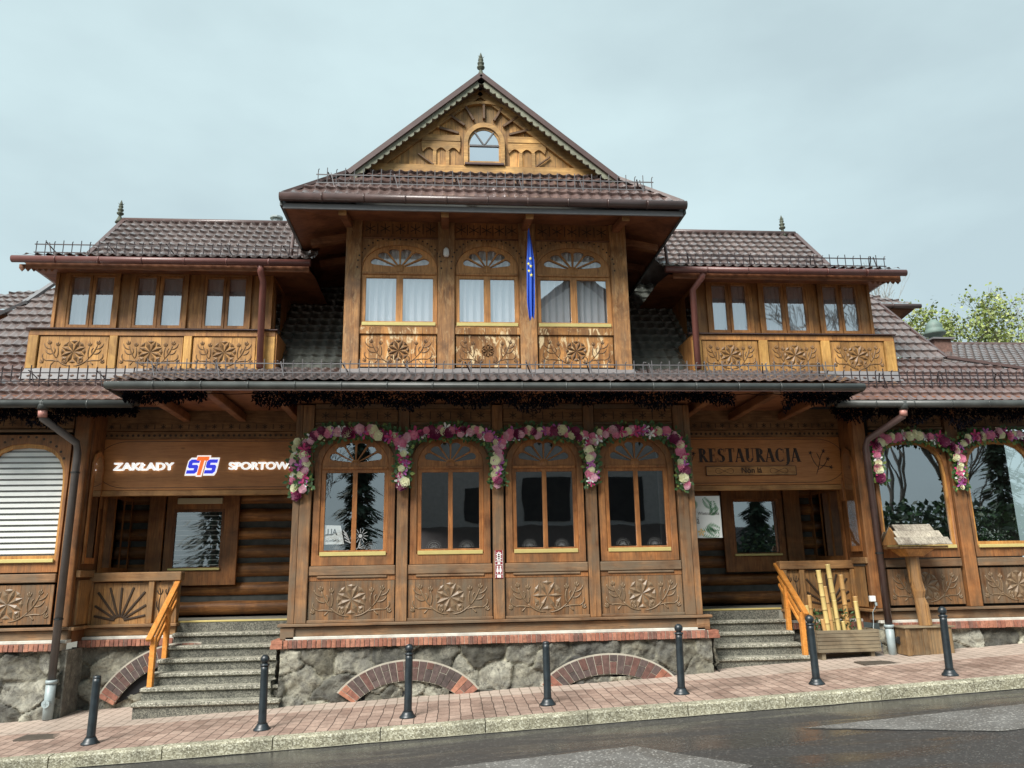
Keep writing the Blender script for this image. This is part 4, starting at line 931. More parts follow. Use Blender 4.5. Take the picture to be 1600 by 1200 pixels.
# leaded finials on the ridges
def finial(x, y, z, s, par=B):
    m = MB(); m.lathe([(.10*s, 0), (.07*s, .06*s), (.035*s, .16*s), (.03*s, .19*s), (.075*s, .22*s), (.08*s, .25*s), (.035*s, .28*s), (.065*s, .31*s), (.07*s, .34*s), (.03*s, .37*s), (.055*s, .40*s), (.05*s, .43*s), (.025*s, .45*s)], (x, y, z), 10)
    for k in range(5):
        a = 2*pi*k/5; m.mesh([(x+.02*s*cos(a-.5), y+.02*s*sin(a-.5), z+.42*s), (x+.02*s*cos(a+.5), y+.02*s*sin(a+.5), z+.42*s), (x+.075*s*cos(a), y+.075*s*sin(a), z+.50*s), (x+.03*s*cos(a), y+.03*s*sin(a), z+.47*s)], [(0, 1, 2), (0, 2, 3), (1, 3, 2)])
    m.lathe([(.03*s, .44*s), (.035*s, .49*s), (.005*s, .58*s)], (x, y, z), 8); m.build('finial', 'finial', par, smooth=True)
finial(-6.95, 1.9, 8.0, .80); finial(5.95, 1.9, 7.97, .80)
# chimney behind the left dormer, and the cowled chimney on the right
m = MB(); m.box(-5.05, -4.5, 4.8, 5.3, 8.6, 9.35); ch = m.build('chimney', 'concrete', B); m = MB(); m.box(-5.12, -4.44, 4.74, 5.36, 9.36, 9.42); m.build('cap', 'concrete', ch)
m = MB(); m.tube([(-4.8, 5, 9.42), (-4.8, 5, 9.58)], .09, 10); m.tube([(-4.8, 5, 9.6), (-4.8, 5, 9.64)], .15, 10); m.build('cowl', 'pvc', ch)
m = MB(); m.box(9.45, 9.82, 2.8, 3.2, 5.0, 6.10); ch = m.build('chimney', 'brick', B); m.tc = (1, 1, 1)
ch.data.color_attributes.new('tone', 'FLOAT_COLOR', 'CORNER').data.foreach_set('color', [.17, .095, .075, 1]*24)
m = MB(); m.box(9.39, 9.88, 2.74, 3.26, 6.105, 6.14); m.build('cap', 'flash_grey', ch)
m = MB(); m.lathe([(.12, 0), (.12, .1), (.2, .12), (.23, .15), (.17, .24), (.16, .26), (.17, .30), (.12, .40), (.05, .46), (.01, .47)], (9.62, 3.0, 6.14), 16); m.build('cowl', 'copper_green', ch, smooth=True)
# rear roofs
tile_patch('rear_roof', [(8.2, .9, 6.32-.45*3.1), (16, .9, 6.32-.45*3.1), (16, 4.0, 6.32), (9.55, 4.0, 6.32), (8.3, 2.2, 6.32-.45*1.8)], 'tile_wing', B)
m = MB(); m.tube([(9.5, 4.0, 6.36), (16, 4.0, 6.36)], .05, 8); m.build('ridge_cap', 'flash', B)
tile_patch('rear_dormer_roof', [(8.0, 4.0, 7.28), (9.95, 4.0, 7.28), (8.9, 4.7, 7.85), (8.0, 5.0, 8.1)], 'tile_wing', B)
ribs_smooth(gutter([(8.0, 3.93, 7.24), (10.02, 3.93, 7.24)], .055, 'gutter_brown', B)); m = MB(); m.mesh([(8, 4.0, 7.22), (9.95, 4.0, 7.22), (9.95, 6, 7.22), (8, 6, 7.22), (8, 4.4, 6.5), (9.2, 4.5, 6.6), (9.2, 6, 6.6)], [(0, 1, 2, 3), (4, 5, 1, 0), (5, 6, 2, 1)]); m.build('rear_soffit', 'w_up_dark', B)
tile_patch('rear_dormer_roof', [(-12, 4.0, 6.92), (-8.6, 4.0, 6.92), (-8.6, 5.2, 7.95), (-9.2, 5.1, 7.88), (-11.2, 4.5, 7.35), (-12, 4.1, 7.0)], 'tile_wing', B)
ribs_smooth(gutter([(-12, 3.93, 6.88), (-9.2, 3.93, 6.88)], .055, 'gutter_brown', B)); m = MB(); m.mesh([(-12, 4.0, 6.86), (-9.2, 4.0, 6.86), (-9.2, 5, 6.86), (-12, 5, 6.86), (-12, 4.5, 6.0), (-9.2, 4.5, 6.0)], [(0, 1, 2, 3), (4, 5, 2, 3)]); m.build('rear_soffit', 'w_up_dark', B)
m = MB(); m.box(-8.4, 8.0, 3.3, 3.4, 4.2, 7.6); m.build('rear_wall', 'dark_in', B)

# --- upper bay
UX0, UX1 = -2.455, 2.23
for a, b in ((-2.455, -2.20), (-.95, -.67), (.40, .68), (1.95, 2.23)): one_box('post', 'w_up_v', B, a, b, -.05, .1, 4.66, 7.30, bevel=.01)
m = MB(); m.quad((UX0-.03, -.14, 4.60), (UX1+.03, -.14, 4.60), (UX1+.03, -.03, 4.70), (UX0-.03, -.03, 4.70)); m.build('base_flashing', 'flash_grey', B)
UW = [(-2.20, -.95), (-.67, .40), (.68, 1.95)]
for i, (a, b) in enumerate(UW):
    xc = (a+b)/2; hw = (b-a)/2
    carved_panel(B, a+.02, b-.02, 4.73, 5.26, 0, 'w_up_panel', 'carve_up', .18 if i != 1 else .11, thin=.9, rr=.006)
    one_box('window_rail', 'w_up_panel', B, a, b, -.03, .05, 5.27, 5.385)
    arched_window(B, xc, hw-.002, 5.39, 5.50, 6.25, 6.36, hw-.03, .44, .01, ('w_up_v', 'w_up_frame'), 'glass_up', pet=(.07, .085, .345), mull=.055, fan='glass_fan')
    plate('arch_board', [[(a, 6.3), (a, 6.93), (b, 6.93), (b, 6.3)]+[(xc+(hw-.003)*cos(pi*k/24), 6.36+.535*sin(pi*k/24)**.9) for k in range(25)]], .0, .05, 'w_up_v', B)
    m = MB()
    for k in range(23):
        an = pi*k/22; xx, zz = xc+(hw+.06)*cos(an), 6.40+.565*sin(an)**.8
        m.lathe([(.016, 0), (.016, .004)], (xx, -.056 if abs(xx-xc) > hw else -.006, min(zz, 6.92)), 8, 'y')
    m.build('carving', 'carve_dark', B)
    frieze(B, a, b, 6.955, 7.26, -.005, 'w_surround', n=5)
    curtain(B, a+.05, b-.05, 5.4, 6.9, .12, amp=.03, wl=.075)  # curtain raised past the transom, added behind the fanlights to lighten them
one_box('frieze_rail', 'w_up_dark', B, UX0, UX1, -.03, .05, 6.932, 6.952)
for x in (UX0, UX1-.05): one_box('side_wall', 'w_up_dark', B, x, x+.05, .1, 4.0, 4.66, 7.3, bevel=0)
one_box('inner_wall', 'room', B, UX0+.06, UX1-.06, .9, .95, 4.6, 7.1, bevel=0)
m = MB(); m.lathe([(.02, 0), (.045, -.03), (.05, -.12), (.035, -.15), (.005, -.16)], (-.81, -.10, 6.74), 12); l_ = m.build('wall_lamp', 'white', B, smooth=True)
# eaves of the upper roof
EX0, EX1, EZ, EY = -3.33, 2.99, 7.19, -.95
m = MB()
m.quad((EX0, EY+.05, EZ-.14), (EX1, EY+.05, EZ-.14), (UX1, 0, 7.24), (UX0, 0, 7.24))
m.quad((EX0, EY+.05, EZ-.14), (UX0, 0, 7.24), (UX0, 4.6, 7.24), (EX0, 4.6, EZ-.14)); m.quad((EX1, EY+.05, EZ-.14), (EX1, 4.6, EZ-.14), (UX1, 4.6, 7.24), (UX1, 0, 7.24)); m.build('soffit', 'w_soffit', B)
one_box('fascia', 'flash_grey', B, EX0+.02, EX1-.02, EY+.02, EY+.05, EZ-.20, EZ-.11)
ribs_smooth(gutter([(EX0-.02, EY-.04, EZ-.035), (EX1+.02, EY-.04, EZ-.035)], .07, 'gutter_brown', B))
for sx, xx in ((-1, EX0), (1, EX1)): one_box('verge_board', 'gutter_dark', B, xx-.02, xx+.02, EY, 4.6, EZ-.16, EZ-.01, bevel=0)
for xx in (-2.42, -.83, .51, 2.06):
    m = MB(); m.beam((xx, -.80, 7.01), (xx, .05, 7.17), .12, .11); m.build('eave_bracket', 'w_soffit', B, bevel=.012)
    m = MB(); m.beam((xx, -.825, 7.005), (xx, -.802, 7.009), .12, .11); m.build('bracket_end', 'w_sign_light', B)
for k, (sx, xx) in enumerate(((-1, UX0), (1, UX1))):
    for y in (.25, 1.2): m = MB(); m.beam((xx, y, 7.05), (xx+sx*.62, y, 6.93), .12, .12); m.build('eave_bracket', 'w_up_dark', B)
RB = 7.86; AP = (-.23, 9.66); GX0, GX1 = -2.39, 2.03; RY = -.50
tile_patch('upper_roof', [(EX0, EY, EZ), (EX1, EY, EZ), (GX1+.08, RY, RB-.10), (GX0-.08, RY, RB-.10)], 'tile_red', B)
zs = lambda y: EZ+(RB-.10-EZ)*(y-EY)/(RY-EY)
tile_patch('upper_roof', [(GX0, RY, zs(RY)), (GX1, RY, zs(RY)), (GX1-.2, -.22, zs(-.22)-.06), (GX0+.2, -.22, zs(-.22)-.06)], 'tile_red', B)
snow_guard(EX0+.50, EX1-.45, -.74, zs(-.74)+.02, B, 'iron_grey', h=.32)
for s, gx, ex in ((-1, GX0, EX0), (1, GX1, EX1)):
    m = MB(); q = [(AP[0], RY, AP[1]), (gx, RY, RB), (gx, 4.6, RB), (AP[0], 4.6, AP[1])]; m.mesh(q+[(x, y, z-.06) for x, y, z in q], [(0, 1, 2, 3) if s > 0 else (3, 2, 1, 0), (4, 7, 6, 5), (0, 4, 5, 1)])
    m.quad((gx, RY, RB), (ex, EY, EZ+.01), (ex, 4.6, EZ+.01), (gx, 4.6, RB)); m.build('upper_roof_side', 'tile_wing', B)
    # rake boards: metal flashing above, carved bargeboard below
    a = Vector((AP[0], 0, AP[1]+.05)); b = Vector((gx-s*-.0, 0, RB-.03)); d = (b-a).normalized(); nn_ = Vector((-d.z, 0, d.x))*(1 if d.x > 0 else -1)
    if nn_.z < 0: nn_ = -nn_
    m = MB(); m.beam((a.x, RY-.02, a.z), (b.x, RY-.02, b.z), .08, .085); m.build('rake_flashing', 'flash', B)
    L = (b-a).length; n = 22; loop = [a-nn_*.035, b-nn_*.035]
    for i in range(n, -1, -1):
        loop.append(a+d*(L*i/n)-nn_*(.095));
        if i: loop += [a+d*(L*(i-.3)/n)-nn_*.135, a+d*(L*(i-.7)/n)-nn_*.135]
    lp = [(v.x, v.z) for v in loop]
    plate('bargeboard', [lp if s < 0 else lp[::-1]], RY-.015, .03, 'bargeboard', B)
for a_, b_ in ((GX0-.02, EX0), (GX1+.02, EX1)): m = MB(); m.beam((a_, RY, RB+.01), (b_, EY+.02, EZ+.05), .06, .05); m.build('ridge_cap', 'flash', B)
finial(AP[0], RY+.05, AP[1]+.05, .85)
# gable wall
GY = -.12; gb = 8.10; gl, gr, ga = -2.30, 1.86, 9.70
gable = plate('gable_wall', [[(gl, gb-.25), (gr, gb-.25), (AP[0], ga)]], GY+.03, .06, 'w_gable', B)
wx = -.17
m = MB(); m.box(-2.2, 1.8, GY-.03, GY+.03, gb-.02, gb+.13); m.build('trim', 'w_gable_trim', gable, bevel=.006)
m = MB(); m.beam((gl+.1, GY, gb-.10), (AP[0], GY, ga-.06), .05, .16, up=(0, 0, 1)); m.beam((gr-.1, GY, gb-.10), (AP[0], GY, ga-.06), .05, .16, up=(0, 0, 1)); m.build('trim', 'w_gable_trim', gable)
plate('trim', [arch(wx, 8.23, 8.64, .345, .385, 20), arch(wx, 8.28, 8.63, .275, .31, 20)[::-1]], GY-.05, .08, 'w_gable_trim', gable)
for s in (-1, 1):
    m = MB(); x0, x1 = sorted((wx+s*.40, wx+s*1.05)); m.box(x0, x1, GY-.015, GY+.03, 8.68, 8.80); m.build('trim', 'w_gable_trim', gable, bevel=.006)
    plate('arcade', [[(x0, 8.68), (x1, 8.68), (x1, 8.58)]+[(x1-.02-(x1-x0-.04)*t/24, 8.48+.085*abs(sin(pi*t/8))) for t in range(25)]+[(x0, 8.58)]][0:1], GY-.005, .03, 'w_gable_trim', gable)
    m = MB(); 
    for k in range(1, 3): xx = x0+(x1-x0)*k/3; m.box(xx-.03, xx+.03, GY-.005, GY+.03, 8.23, 8.50)
    m.build('trim', 'w_gable_trim', gable)
m = MB()
for an in (22, 45, 68, 90, 112, 135, 158):
    a = radians(an); r0, r1 = .46, .80
    m.beam((wx+r0*cos(a), GY-.005, 8.66+r0*sin(a)), (wx+r1*cos(a)*1.04, GY-.005, 8.66+r1*sin(a)*.92), .045, .05, up=(0, 1, 0))
m.beam((-1.28, GY-.005, 8.44), (-1.02, GY-.005, 8.24), .03, .03, up=(0, 1, 0)); m.beam((.95, GY-.005, 8.44), (.69, GY-.005, 8.24), .03, .03, up=(0, 1, 0))
m.build('sun_rays', 'carve_up', gable, bevel=.006)
m = MB()
pts = [(wx+.84*cos(radians(a)), GY-.005, 8.66+.76*sin(radians(a))) for a in range(20, 161, 5)]
for a, b in zip(pts, pts[1:]): m.beam(a, b, .07, .05)
m.build('trim', 'w_gable_trim', gable)
gable.location = Vector(gable.location)+Vector((-.008, -.18, -.10))
gw = plate('window', [arch(wx, 8.28, 8.63, .275, .31, 20), arch(wx, 8.32, 8.62, .245, .28, 20)[::-1]], GY-.02, .03, 'w_gable_trim', B)
m = MB(); ar = arch(wx, 8.30, 8.63, .26, .29, 20); m.mesh([(x, GY-.008, z) for x, z in ar], [tuple(range(len(ar)))]); m.build('pane', 'glass_sky', gw)
m = MB(); m.box(wx-.25, wx+.25, GY-.03, GY-.01, 8.59, 8.62)
for s in (-1, 1): m.beam((wx, GY-.02, 8.61), (wx+s*.16, GY-.02, 8.86), .02, .02)
m.build('glazing_bar', 'iron_grey', gw); one_box('sill', 'flash', gw, wx-.33, wx+.33, GY-.07, GY-.02, 8.23, 8.27)
m = MB(); m.quad((-2.3, RY+.1, 7.95), (1.9, RY+.1, 7.95), (1.9, GY-.02, gb), (-2.3, GY-.02, gb)); m.build('base_flashing', 'flash', B)
gw.location = Vector(gw.location)+Vector((-.008, -.18, -.10))
# thin vent pipes that run up beside the upper bay
for x_, z_ in ((-3.42, 7.2), (3.05, 7.25)): m = MB(); m.tube([(x_, .35, 6.7), (x_, .45, z_)], .03, 8); m.build('vent_pipe', 'flash', B)
# ------------------------------------------------------------------ signs over the recesses
def sign_board(root, x0, x1, z0, z1, y, round_left):
    r = (z1-z0)/2*.95; zc = (z0+z1)/2; arc = []
    plate('board', [[(x0, z0), (x1, z0), (x1, z1), (x0, z1)]], y, .028, 'w_sign', root, bevel=.003)
    xr = x0+r+.02 if round_left else x1-r-.02; s = -1 if round_left else 1; m = MB()
    a = [(xr+s*r*1.25*cos(radians(t)), y-.001, zc+r*.96*sin(radians(t))) for t in range(-90, 91, 6)]
    end = x1 if round_left else x0
    m.tube([(end, y-.001, zc-r*.96)]+a+[(end, y-.001, zc+r*.96)], .0045, 5); m.build('groove', 'letter_dark', root)
SL = thing('shop_sign', 'long varnished wooden sign board with glowing white letters around a blue and orange logo', 'sign', (-4.8, .9, 3.2))
sign_board(SL, -6.40, -3.13, 2.89, 3.72, .925, True)
for w_, cx_, sx_ in (('ZAKŁADY', -5.71, 1.26), ('SPORTOWE', -3.83, 1.20)):
    parts_ = [text_mesh('lettering', w_, .165, (cx_+dx_, 3.265+dz_), .905+dy_, .03, 'text_white', SL, sx=sx_, off=.001, shear=.0) for dx_, dz_, dy_ in ((-.006, -.004, 0), (.006, -.004, .0006), (-.006, .004, .0012), (.006, .004, .0018))]
    bmj = bmesh.new()
    for q in parts_: bmj.from_mesh(q.data)
    bmj.to_mesh(parts_[0].data); bmj.free()
    for q in parts_[1:]: bpy.data.objects.remove(q)
def poly_letters(name, polys, y, depth, mat, parent):
    for k, pl_ in enumerate(polys): plate(name, [pl_], y, depth, mat, parent)
def sk(pts, x0, z0, w, h, sh=.28): return [(x0+px*w+sh*(pz-.5)*h*.7, z0+pz*h) for px, pz in pts]
S_ = [(0, 0), (.8, 0), (1, .14), (1, .50), (.86, .62), (.36, .62), (.36, .76), (1, .76), (1, 1), (.18, 1), (0, .86), (0, .50), (.14, .38), (.64, .38), (.64, .24), (0, .24)]
T_ = [(.30, -.12), (.66, -.12), (.66, .92), (1.08, .92), (1.08, 1.2), (-.12, 1.2), (-.12, .92), (.30, .92)]
def grow(pts, e): 
    cx = .5; cz = .5; return [(px+(e if px > cx else -e), pz+(e*.9 if pz > cz else -e*.9)) for px, pz in pts]
bx, bz, bh = -5.04, 3.15, .23
lg_root = SL
plate('logo', [sk([(-.10, -.14), (.96, -.14), (1.0, .25), (1.0, 1.14), (.1, 1.14), (-.12, .9), (-.12, .42)], bx+.03, bz, .17, bh)], .908, .014, 'text_white', SL)
plate('logo', [sk([(-.04, -.14), (1.0, -.14), (1.14, .1), (1.14, .5), (1.1, 1.14), (.1, 1.14), (-.04, .9)], bx+.31, bz, .17, bh)], .908, .014, 'text_white', SL)
plate('logo', [sk(grow(T_, .11), bx+.165, bz, .155, bh)], .904, .014, 'text_white', SL)
plate('logo', [sk(S_, bx+.03, bz, .165, bh)], .898, .012, 'logo_blue', SL); plate('logo', [sk(S_, bx+.315, bz, .165, bh)], .898, .012, 'logo_blue', SL)
plate('logo', [sk(T_, bx+.165, bz, .155, bh)], .890, .012, 'logo_orange', SL)
# right: RESTAURACJA in thick and thin serif capitals
SR = thing('restaurant_sign', 'carved wooden restaurant sign board with dark serif capitals and a small name plate', 'sign', (4.6, .9, 3.2))
sign_board(SR, 3.13, 6.10, 2.89, 3.72, .925, False)
def rect(x0, z0, x1, z1): return [(x0, z0), (x1, z0), (x1, z1), (x0, z1)]
def diag(x0, z0, x1, z1, w): return [(x0-w/2, z0), (x0+w/2, z0), (x1+w/2, z1), (x1-w/2, z1)]
def ring(cx, cz, rx, rz, a0, a1, tk, tn, n=14):
    o_ = []; i_ = []
    for k in range(n+1):
        a = radians(a0+(a1-a0)*k/n); w = tn+(tk-tn)*abs(cos(a)); o_.append((cx+rx*cos(a), cz+rz*sin(a))); i_.append((cx+(rx-w)*cos(a), cz+(rz-tn)*sin(a)))
    return o_+i_[::-1]
TK, TN = .23, .075
G = {
 'R': ([rect(.12, 0, .12+TK, 1), rect(.02, 0, .40, .04), rect(.02, .96, .3, 1), ring(.32, .745, .30, .255, -90, 90, TK, TN), rect(.26, .49, .34, .54), rect(.26, .95, .34, 1), diag(.66, .02, .38, .50, TK), rect(.56, 0, .80, .04)], .76),
 'E': ([rect(.12, 0, .12+TK, 1), rect(.02, 0, .62, .05), rect(.02, .95, .60, 1), rect(.28, .48, .5, .53), rect(.57, 0, .62, .24), rect(.55, .78, .60, 1), rect(.46, .40, .50, .61)], .68),
 'S': ([ring(.34, .74, .25, .26, 40, 250, TK, TN), ring(.34, .26, .27, .26, -140, 80, TK, TN), diag(.50, .35, .18, .66, TK*.8), rect(.54, .72, .58, .98), rect(.06, .02, .10, .30)], .66),
 'T': ([rect(.26, 0, .26+TK, 1), rect(.14, 0, .55, .04), rect(0, .95, .69, 1), rect(0, .76, .04, 1), rect(.65, .76, .69, 1)], .70),
 'A': ([diag(.10, 0, .36, 1, TN), diag(.62, 0, .38, 1, TK), rect(.18, .30, .54, .35), rect(0, 0, .22, .04), rect(.48, 0, .78, .04)], .76),
 'U': ([rect(.12, .26, .12+TK, 1), rect(.60, .26, .65, 1), ring(.385, .28, .265, .28, 180, 360, TK*.6, TN), rect(.02, .96, .4, 1), rect(.5, .96, .75, 1)], .78),
 'C': ([ring(.42, .5, .36, .5, 48, 312, TK, TN), rect(.66, .66, .70, .97), rect(.66, .06, .70, .3)], .74),
 'J': ([rect(.18, 0, .18+TK, 1), ring(.10, 0, .25, .24, -100, 0, TK, TN), rect(.06, .96, .45, 1)], .48)}
tot = sum(G[c][1] for c in 'RESTAURACJA'); Wd = 1.84; k = Wd/tot; h = .24; x = 3.53; z0 = 3.285
for c in 'RESTAURACJA':
    gm = MB()
    for pl_ in G[c][0]:
        q = [(x+px*k*1.02, z0+pz*h) for px, pz in pl_]; n = len(q)
        if n > 8:   # ring strips as quads
            hN = n//2
            for i in range(hN-1):
                a, b, c2, d2 = q[i], q[i+1], q[n-2-i], q[n-1-i]; f = [(p[0], .921, p[1]) for p in (a, b, c2, d2)]; bk_ = [(p[0], .926, p[1]) for p in (a, b, c2, d2)]
                gm.mesh(f+bk_, [(0, 3, 2, 1), (0, 1, 5, 4), (2, 3, 7, 6)])
        else:
            gm.mesh([(p[0], .921, p[1]) for p in q]+[(p[0], .926, p[1]) for p in q], [tuple(range(n))[::-1]]+[(i, (i+1) % n, n+(i+1) % n, n+i) for i in range(n)])
    gm.build('letter', 'letter_dark', SR); x += G[c][1]*k
npl = plate('name_plate', [rect(3.66, 3.055, 5.26, 3.21)], .905, .018, 'w_sign_light', SR, bevel=.002)
m = MB()
for a, b in (((3.66, 3.055), (5.26, 3.055)), ((3.66, 3.21), (5.26, 3.21)), ((3.66, 3.055), (3.66, 3.21)), ((5.26, 3.055), (5.26, 3.21))): m.beam((a[0], .903, a[1]), (b[0], .903, b[1]), .008, .008)
for cx in (3.98, 4.95):
    m.tube([(cx+.16*cos(t*.42)*(1 if t < 15 else 1.05), .903, 3.13+.045*sin(t*.84)) for t in range(16)], .003, 5)
m.build('border', 'letter_dark', npl)
text_mesh('lettering', 'Nón lá', .135, (4.46, 3.135), .900, .006, 'letter_dark', SR, sx=1.0, off=.001)
m = MB()
for cx, s in ((3.30, -1), (5.72, 1)):
    q = lambda a, b: (cx+s*a*.26, 3.06+b*.42)
    for a, b, c in (((-.35, 0), (-.1, .35), (0, .6)), ((0, .6), (.05, .8), (.3, .95)), ((-.1, .4), (.3, .35), (.7, .30)), ((-.2, .2), (.2, .3), (.5, .6)), ((-.15, .3), (-.5, .5), (-.6, .85)), ((0, .6), (-.1, .8), (-.2, .9))): add_flat(m, bez(q(*a), q(*b), q(*c)), .924, .005)
    for a, b in ((.3, .98), (.72, .30), (.55, .65), (-.62, .9)):
        X, Z = q(a, b)
        for t in range(5): an = t*2*pi/5; m.beam((X, .922, Z), (X+.035*cos(an), .922, Z+.035*sin(an)), .014, .004, up=(0, 1, 0))
m.build('ornament', 'letter_dark', SR)

# ------------------------------------------------------------------ flower garlands
def rose_mesh(name, mat, kind):
    m = MB()
    if kind == 'rose':
        for ring_, (r, y, n, ph) in enumerate(((1.0, .0, 6, 0), (.80, -.22, 5, .5), (.55, -.40, 5, .2), (.3, -.52, 4, .8))):
            for i in range(n):
                a = 2*pi*i/n+ph; w = pi/n*1.25; P = []
                for rr, yy in ((.12, .1), (.6, 0), (1, -.16 if ring_ < 2 else -.06)):
                    for t in (-1, 0, 1):
                        q = r*rr*(1.0 if t == 0 else .90); P.append((q*cos(a+t*w), y+yy+(.05 if t == 0 else -.02), q*sin(a+t*w)))
                m.mesh(P, [(j*3+l, j*3+l+1, (j+1)*3+l+1, (j+1)*3+l) for j in range(2) for l in range(2)])
    else:
        for i in range(5):
            a = 2*pi*i/5; w = .42
            P = [(0, -.1, 0)]+[(q*cos(a+t), y_, q*sin(a+t)) for q, t, y_ in ((.55, -w, -.1), (.95, -.18, -.2), (1.05, 0, -.12), (.95, .18, -.2), (.55, w, -.1))]+[(.55*cos(a), -.02, .55*sin(a))]
            m.mesh(P, [(0, 1, 6), (1, 2, 6), (2, 3, 6), (3, 4, 6), (4, 5, 6), (5, 0, 6)])
        for i in range(3):
            a = 2*pi*i/3+.5; m.mesh([(0, -.35, 0), (.22*cos(a-.5), -.2, .22*sin(a-.5)), (.3*cos(a), -.3, .3*sin(a)), (.22*cos(a+.5), -.2, .22*sin(a+.5))], [(0, 1, 2, 3)])
    me = bpy.data.meshes.new(name); me.from_pydata(m.v, [], m.f); me.materials.append(MATS[mat]); me.polygons.foreach_set('use_smooth', [True]*len(me.polygons)); return me
FL = [(rose_mesh(a, b, a), w, s) for a, b, w, s in (('rose', 'rose_cream', 16, 1.0), ('rose', 'rose_pink', 18, .95), ('orchid', 'rose_magenta', 14, 1.15), ('rose', 'rose_wine', 12, 1.1), ('orchid', 'rose_white', 12, .95), ('orchid', 'rose_purple', 12, 1.1), ('rose', 'rose_blush', 14, .92))]
def garland(label, paths, y, seed, group=None, normal=(0, -1), base=None):
    rs = random.Random(seed); p0 = paths[0][0][0]
    root = thing('flower_garland', label, 'garland', (p0[0], y, p0[1]), group)
    pts = []; fol = MB(); last = -1
    for path, wid in paths:
        seg = [(path[i], path[i+1]) for i in range(len(path)-1)]
        for (a, b) in seg:
            L = math.dist(a, b); n = max(1, round(L/.042))
            for i in range(n):
                t = (i+rs.random()*.6)/n; nx, nz = -(b[1]-a[1])/L, (b[0]-a[0])/L; o = rs.uniform(-wid, wid)
                pts.append((a[0]+(b[0]-a[0])*t+nx*o, a[1]+(b[1]-a[1])*t+nz*o))
            for i in range(int(L/.004)):
                t = rs.random(); o = rs.uniform(-wid-.075, wid+.075); nx, nz = -(b[1]-a[1])/L, (b[0]-a[0])/L
                x_, z_ = a[0]+(b[0]-a[0])*t+nx*o, a[1]+(b[1]-a[1])*t+nz*o; an = rs.uniform(0, 2*pi); l = rs.uniform(.045, .095); w = l*.3; yy = rs.uniform(-.05, .01)
                fol.cur = 0 if rs.random() < .8 else 1
                c_, s_ = cos(an), sin(an); fol.quad((x_, y+yy, z_), (x_+l*.5*c_-w*s_, y+yy-.015, z_+l*.5*s_+w*c_), (x_+l*c_, y+yy-.02, z_+l*s_), (x_+l*.5*c_+w*s_, y+yy-.01, z_+l*.5*s_-w*c_))
    for path, wid in paths:
        fol.cur = 2; fol.tube([(x_, y+.03, z_) for x_, z_ in path], .05, 6)
    fol.cur = 3
    for i in range(int(len(pts)*.9)):
        q = rs.choice(pts); x_, z_ = q[0]+rs.uniform(-.07, .07), q[1]+rs.uniform(-.07, .07); fol.lathe([(.003, -.012), (.012, 0), (.003, .012)], (x_, y-.055, z_), 5, 'y')
    fol.build('foliage', ['green_leaf', 'leaf_spring', 'green_felt', 'rose_cream'], root)
    if len(pts) > 98: pts = rs.sample(pts, 98)
    for (x_, z_) in pts:
        me, s = rs.choices([(f[0], f[2]) for f in FL], [f[1] for f in FL])[0]
        if me is last: me, s = rs.choice([(f[0], f[2]) for f in FL])
        last = me
        o = bpy.data.objects.new(me.name.split('.')[0], me); COL.objects.link(o); o.parent = root
        o.location = (x_-p0[0], rs.uniform(-.075, -.035), z_-p0[1]); sc = .080*s*rs.uniform(.7, 1.2); o.scale = (sc, sc, sc); o.rotation_euler = (rs.uniform(-.35, .35), rs.uniform(0, 6.28), rs.uniform(-.35, .35))
    return root
def gz_arch(xc, hw=.72, zs=3.42, zt_=3.66): return [(xc-hw*cos(pi*k/10), zs+(zt_-zs)*sin(pi*k/10)**.7) for k in range(11)]
bay_lab = ['leftmost flower garland of the bay arching over the window nearest the left steps', 'flower garland over the second bay window from the left, meeting white and red plaque post', 'flower garland over the third bay window from the left, above the white plaque post', 'flower garland over the rightmost bay window beside the restaurant sign']
for i, xc in enumerate(WX):
    ps = [(gz_arch(xc), .05)]
    e0 = xc+.735
    if i == 0: ps.append(([(-2.93, 3.44), (-2.98, 3.15), (-2.96, 2.92), (-2.93, 2.76)], .045))
    ps.append(([(e0-.02, 3.42), (e0, 3.2), (e0-.01, 3.0), (e0, 2.80 if i < 3 else 2.72)], .045))
    garland(bay_lab[i], ps, -.10, 20+i, 'flower garlands round the bay windows')
# strand on the left side of the bay
garland('narrow hanging strand of flowers and green leaves at the left corner of the bay', [([(-3.06, 3.5), (-3.10, 3.2), (-3.10, 2.9), (-3.06, 2.66)], .03)], -.02, 31)
garland('flower garland over the right wing window behind the little roofed post', [(gz_arch(7.06, .68, 3.42, 3.63)[0:], .045), ([(6.43, 3.44), (6.40, 3.15), (6.43, 2.85)], .03), ([(7.82, 3.44), (7.86, 3.2), (7.84, 2.95), (7.86, 2.74)], .045)], .36, 32, 'flower garlands on the right wing')
garland('flower garland over the window cut off by the right edge of the photo', [(gz_arch(8.64, .70, 3.44, 3.66), .045)], .36, 33, 'flower garlands on the right wing')

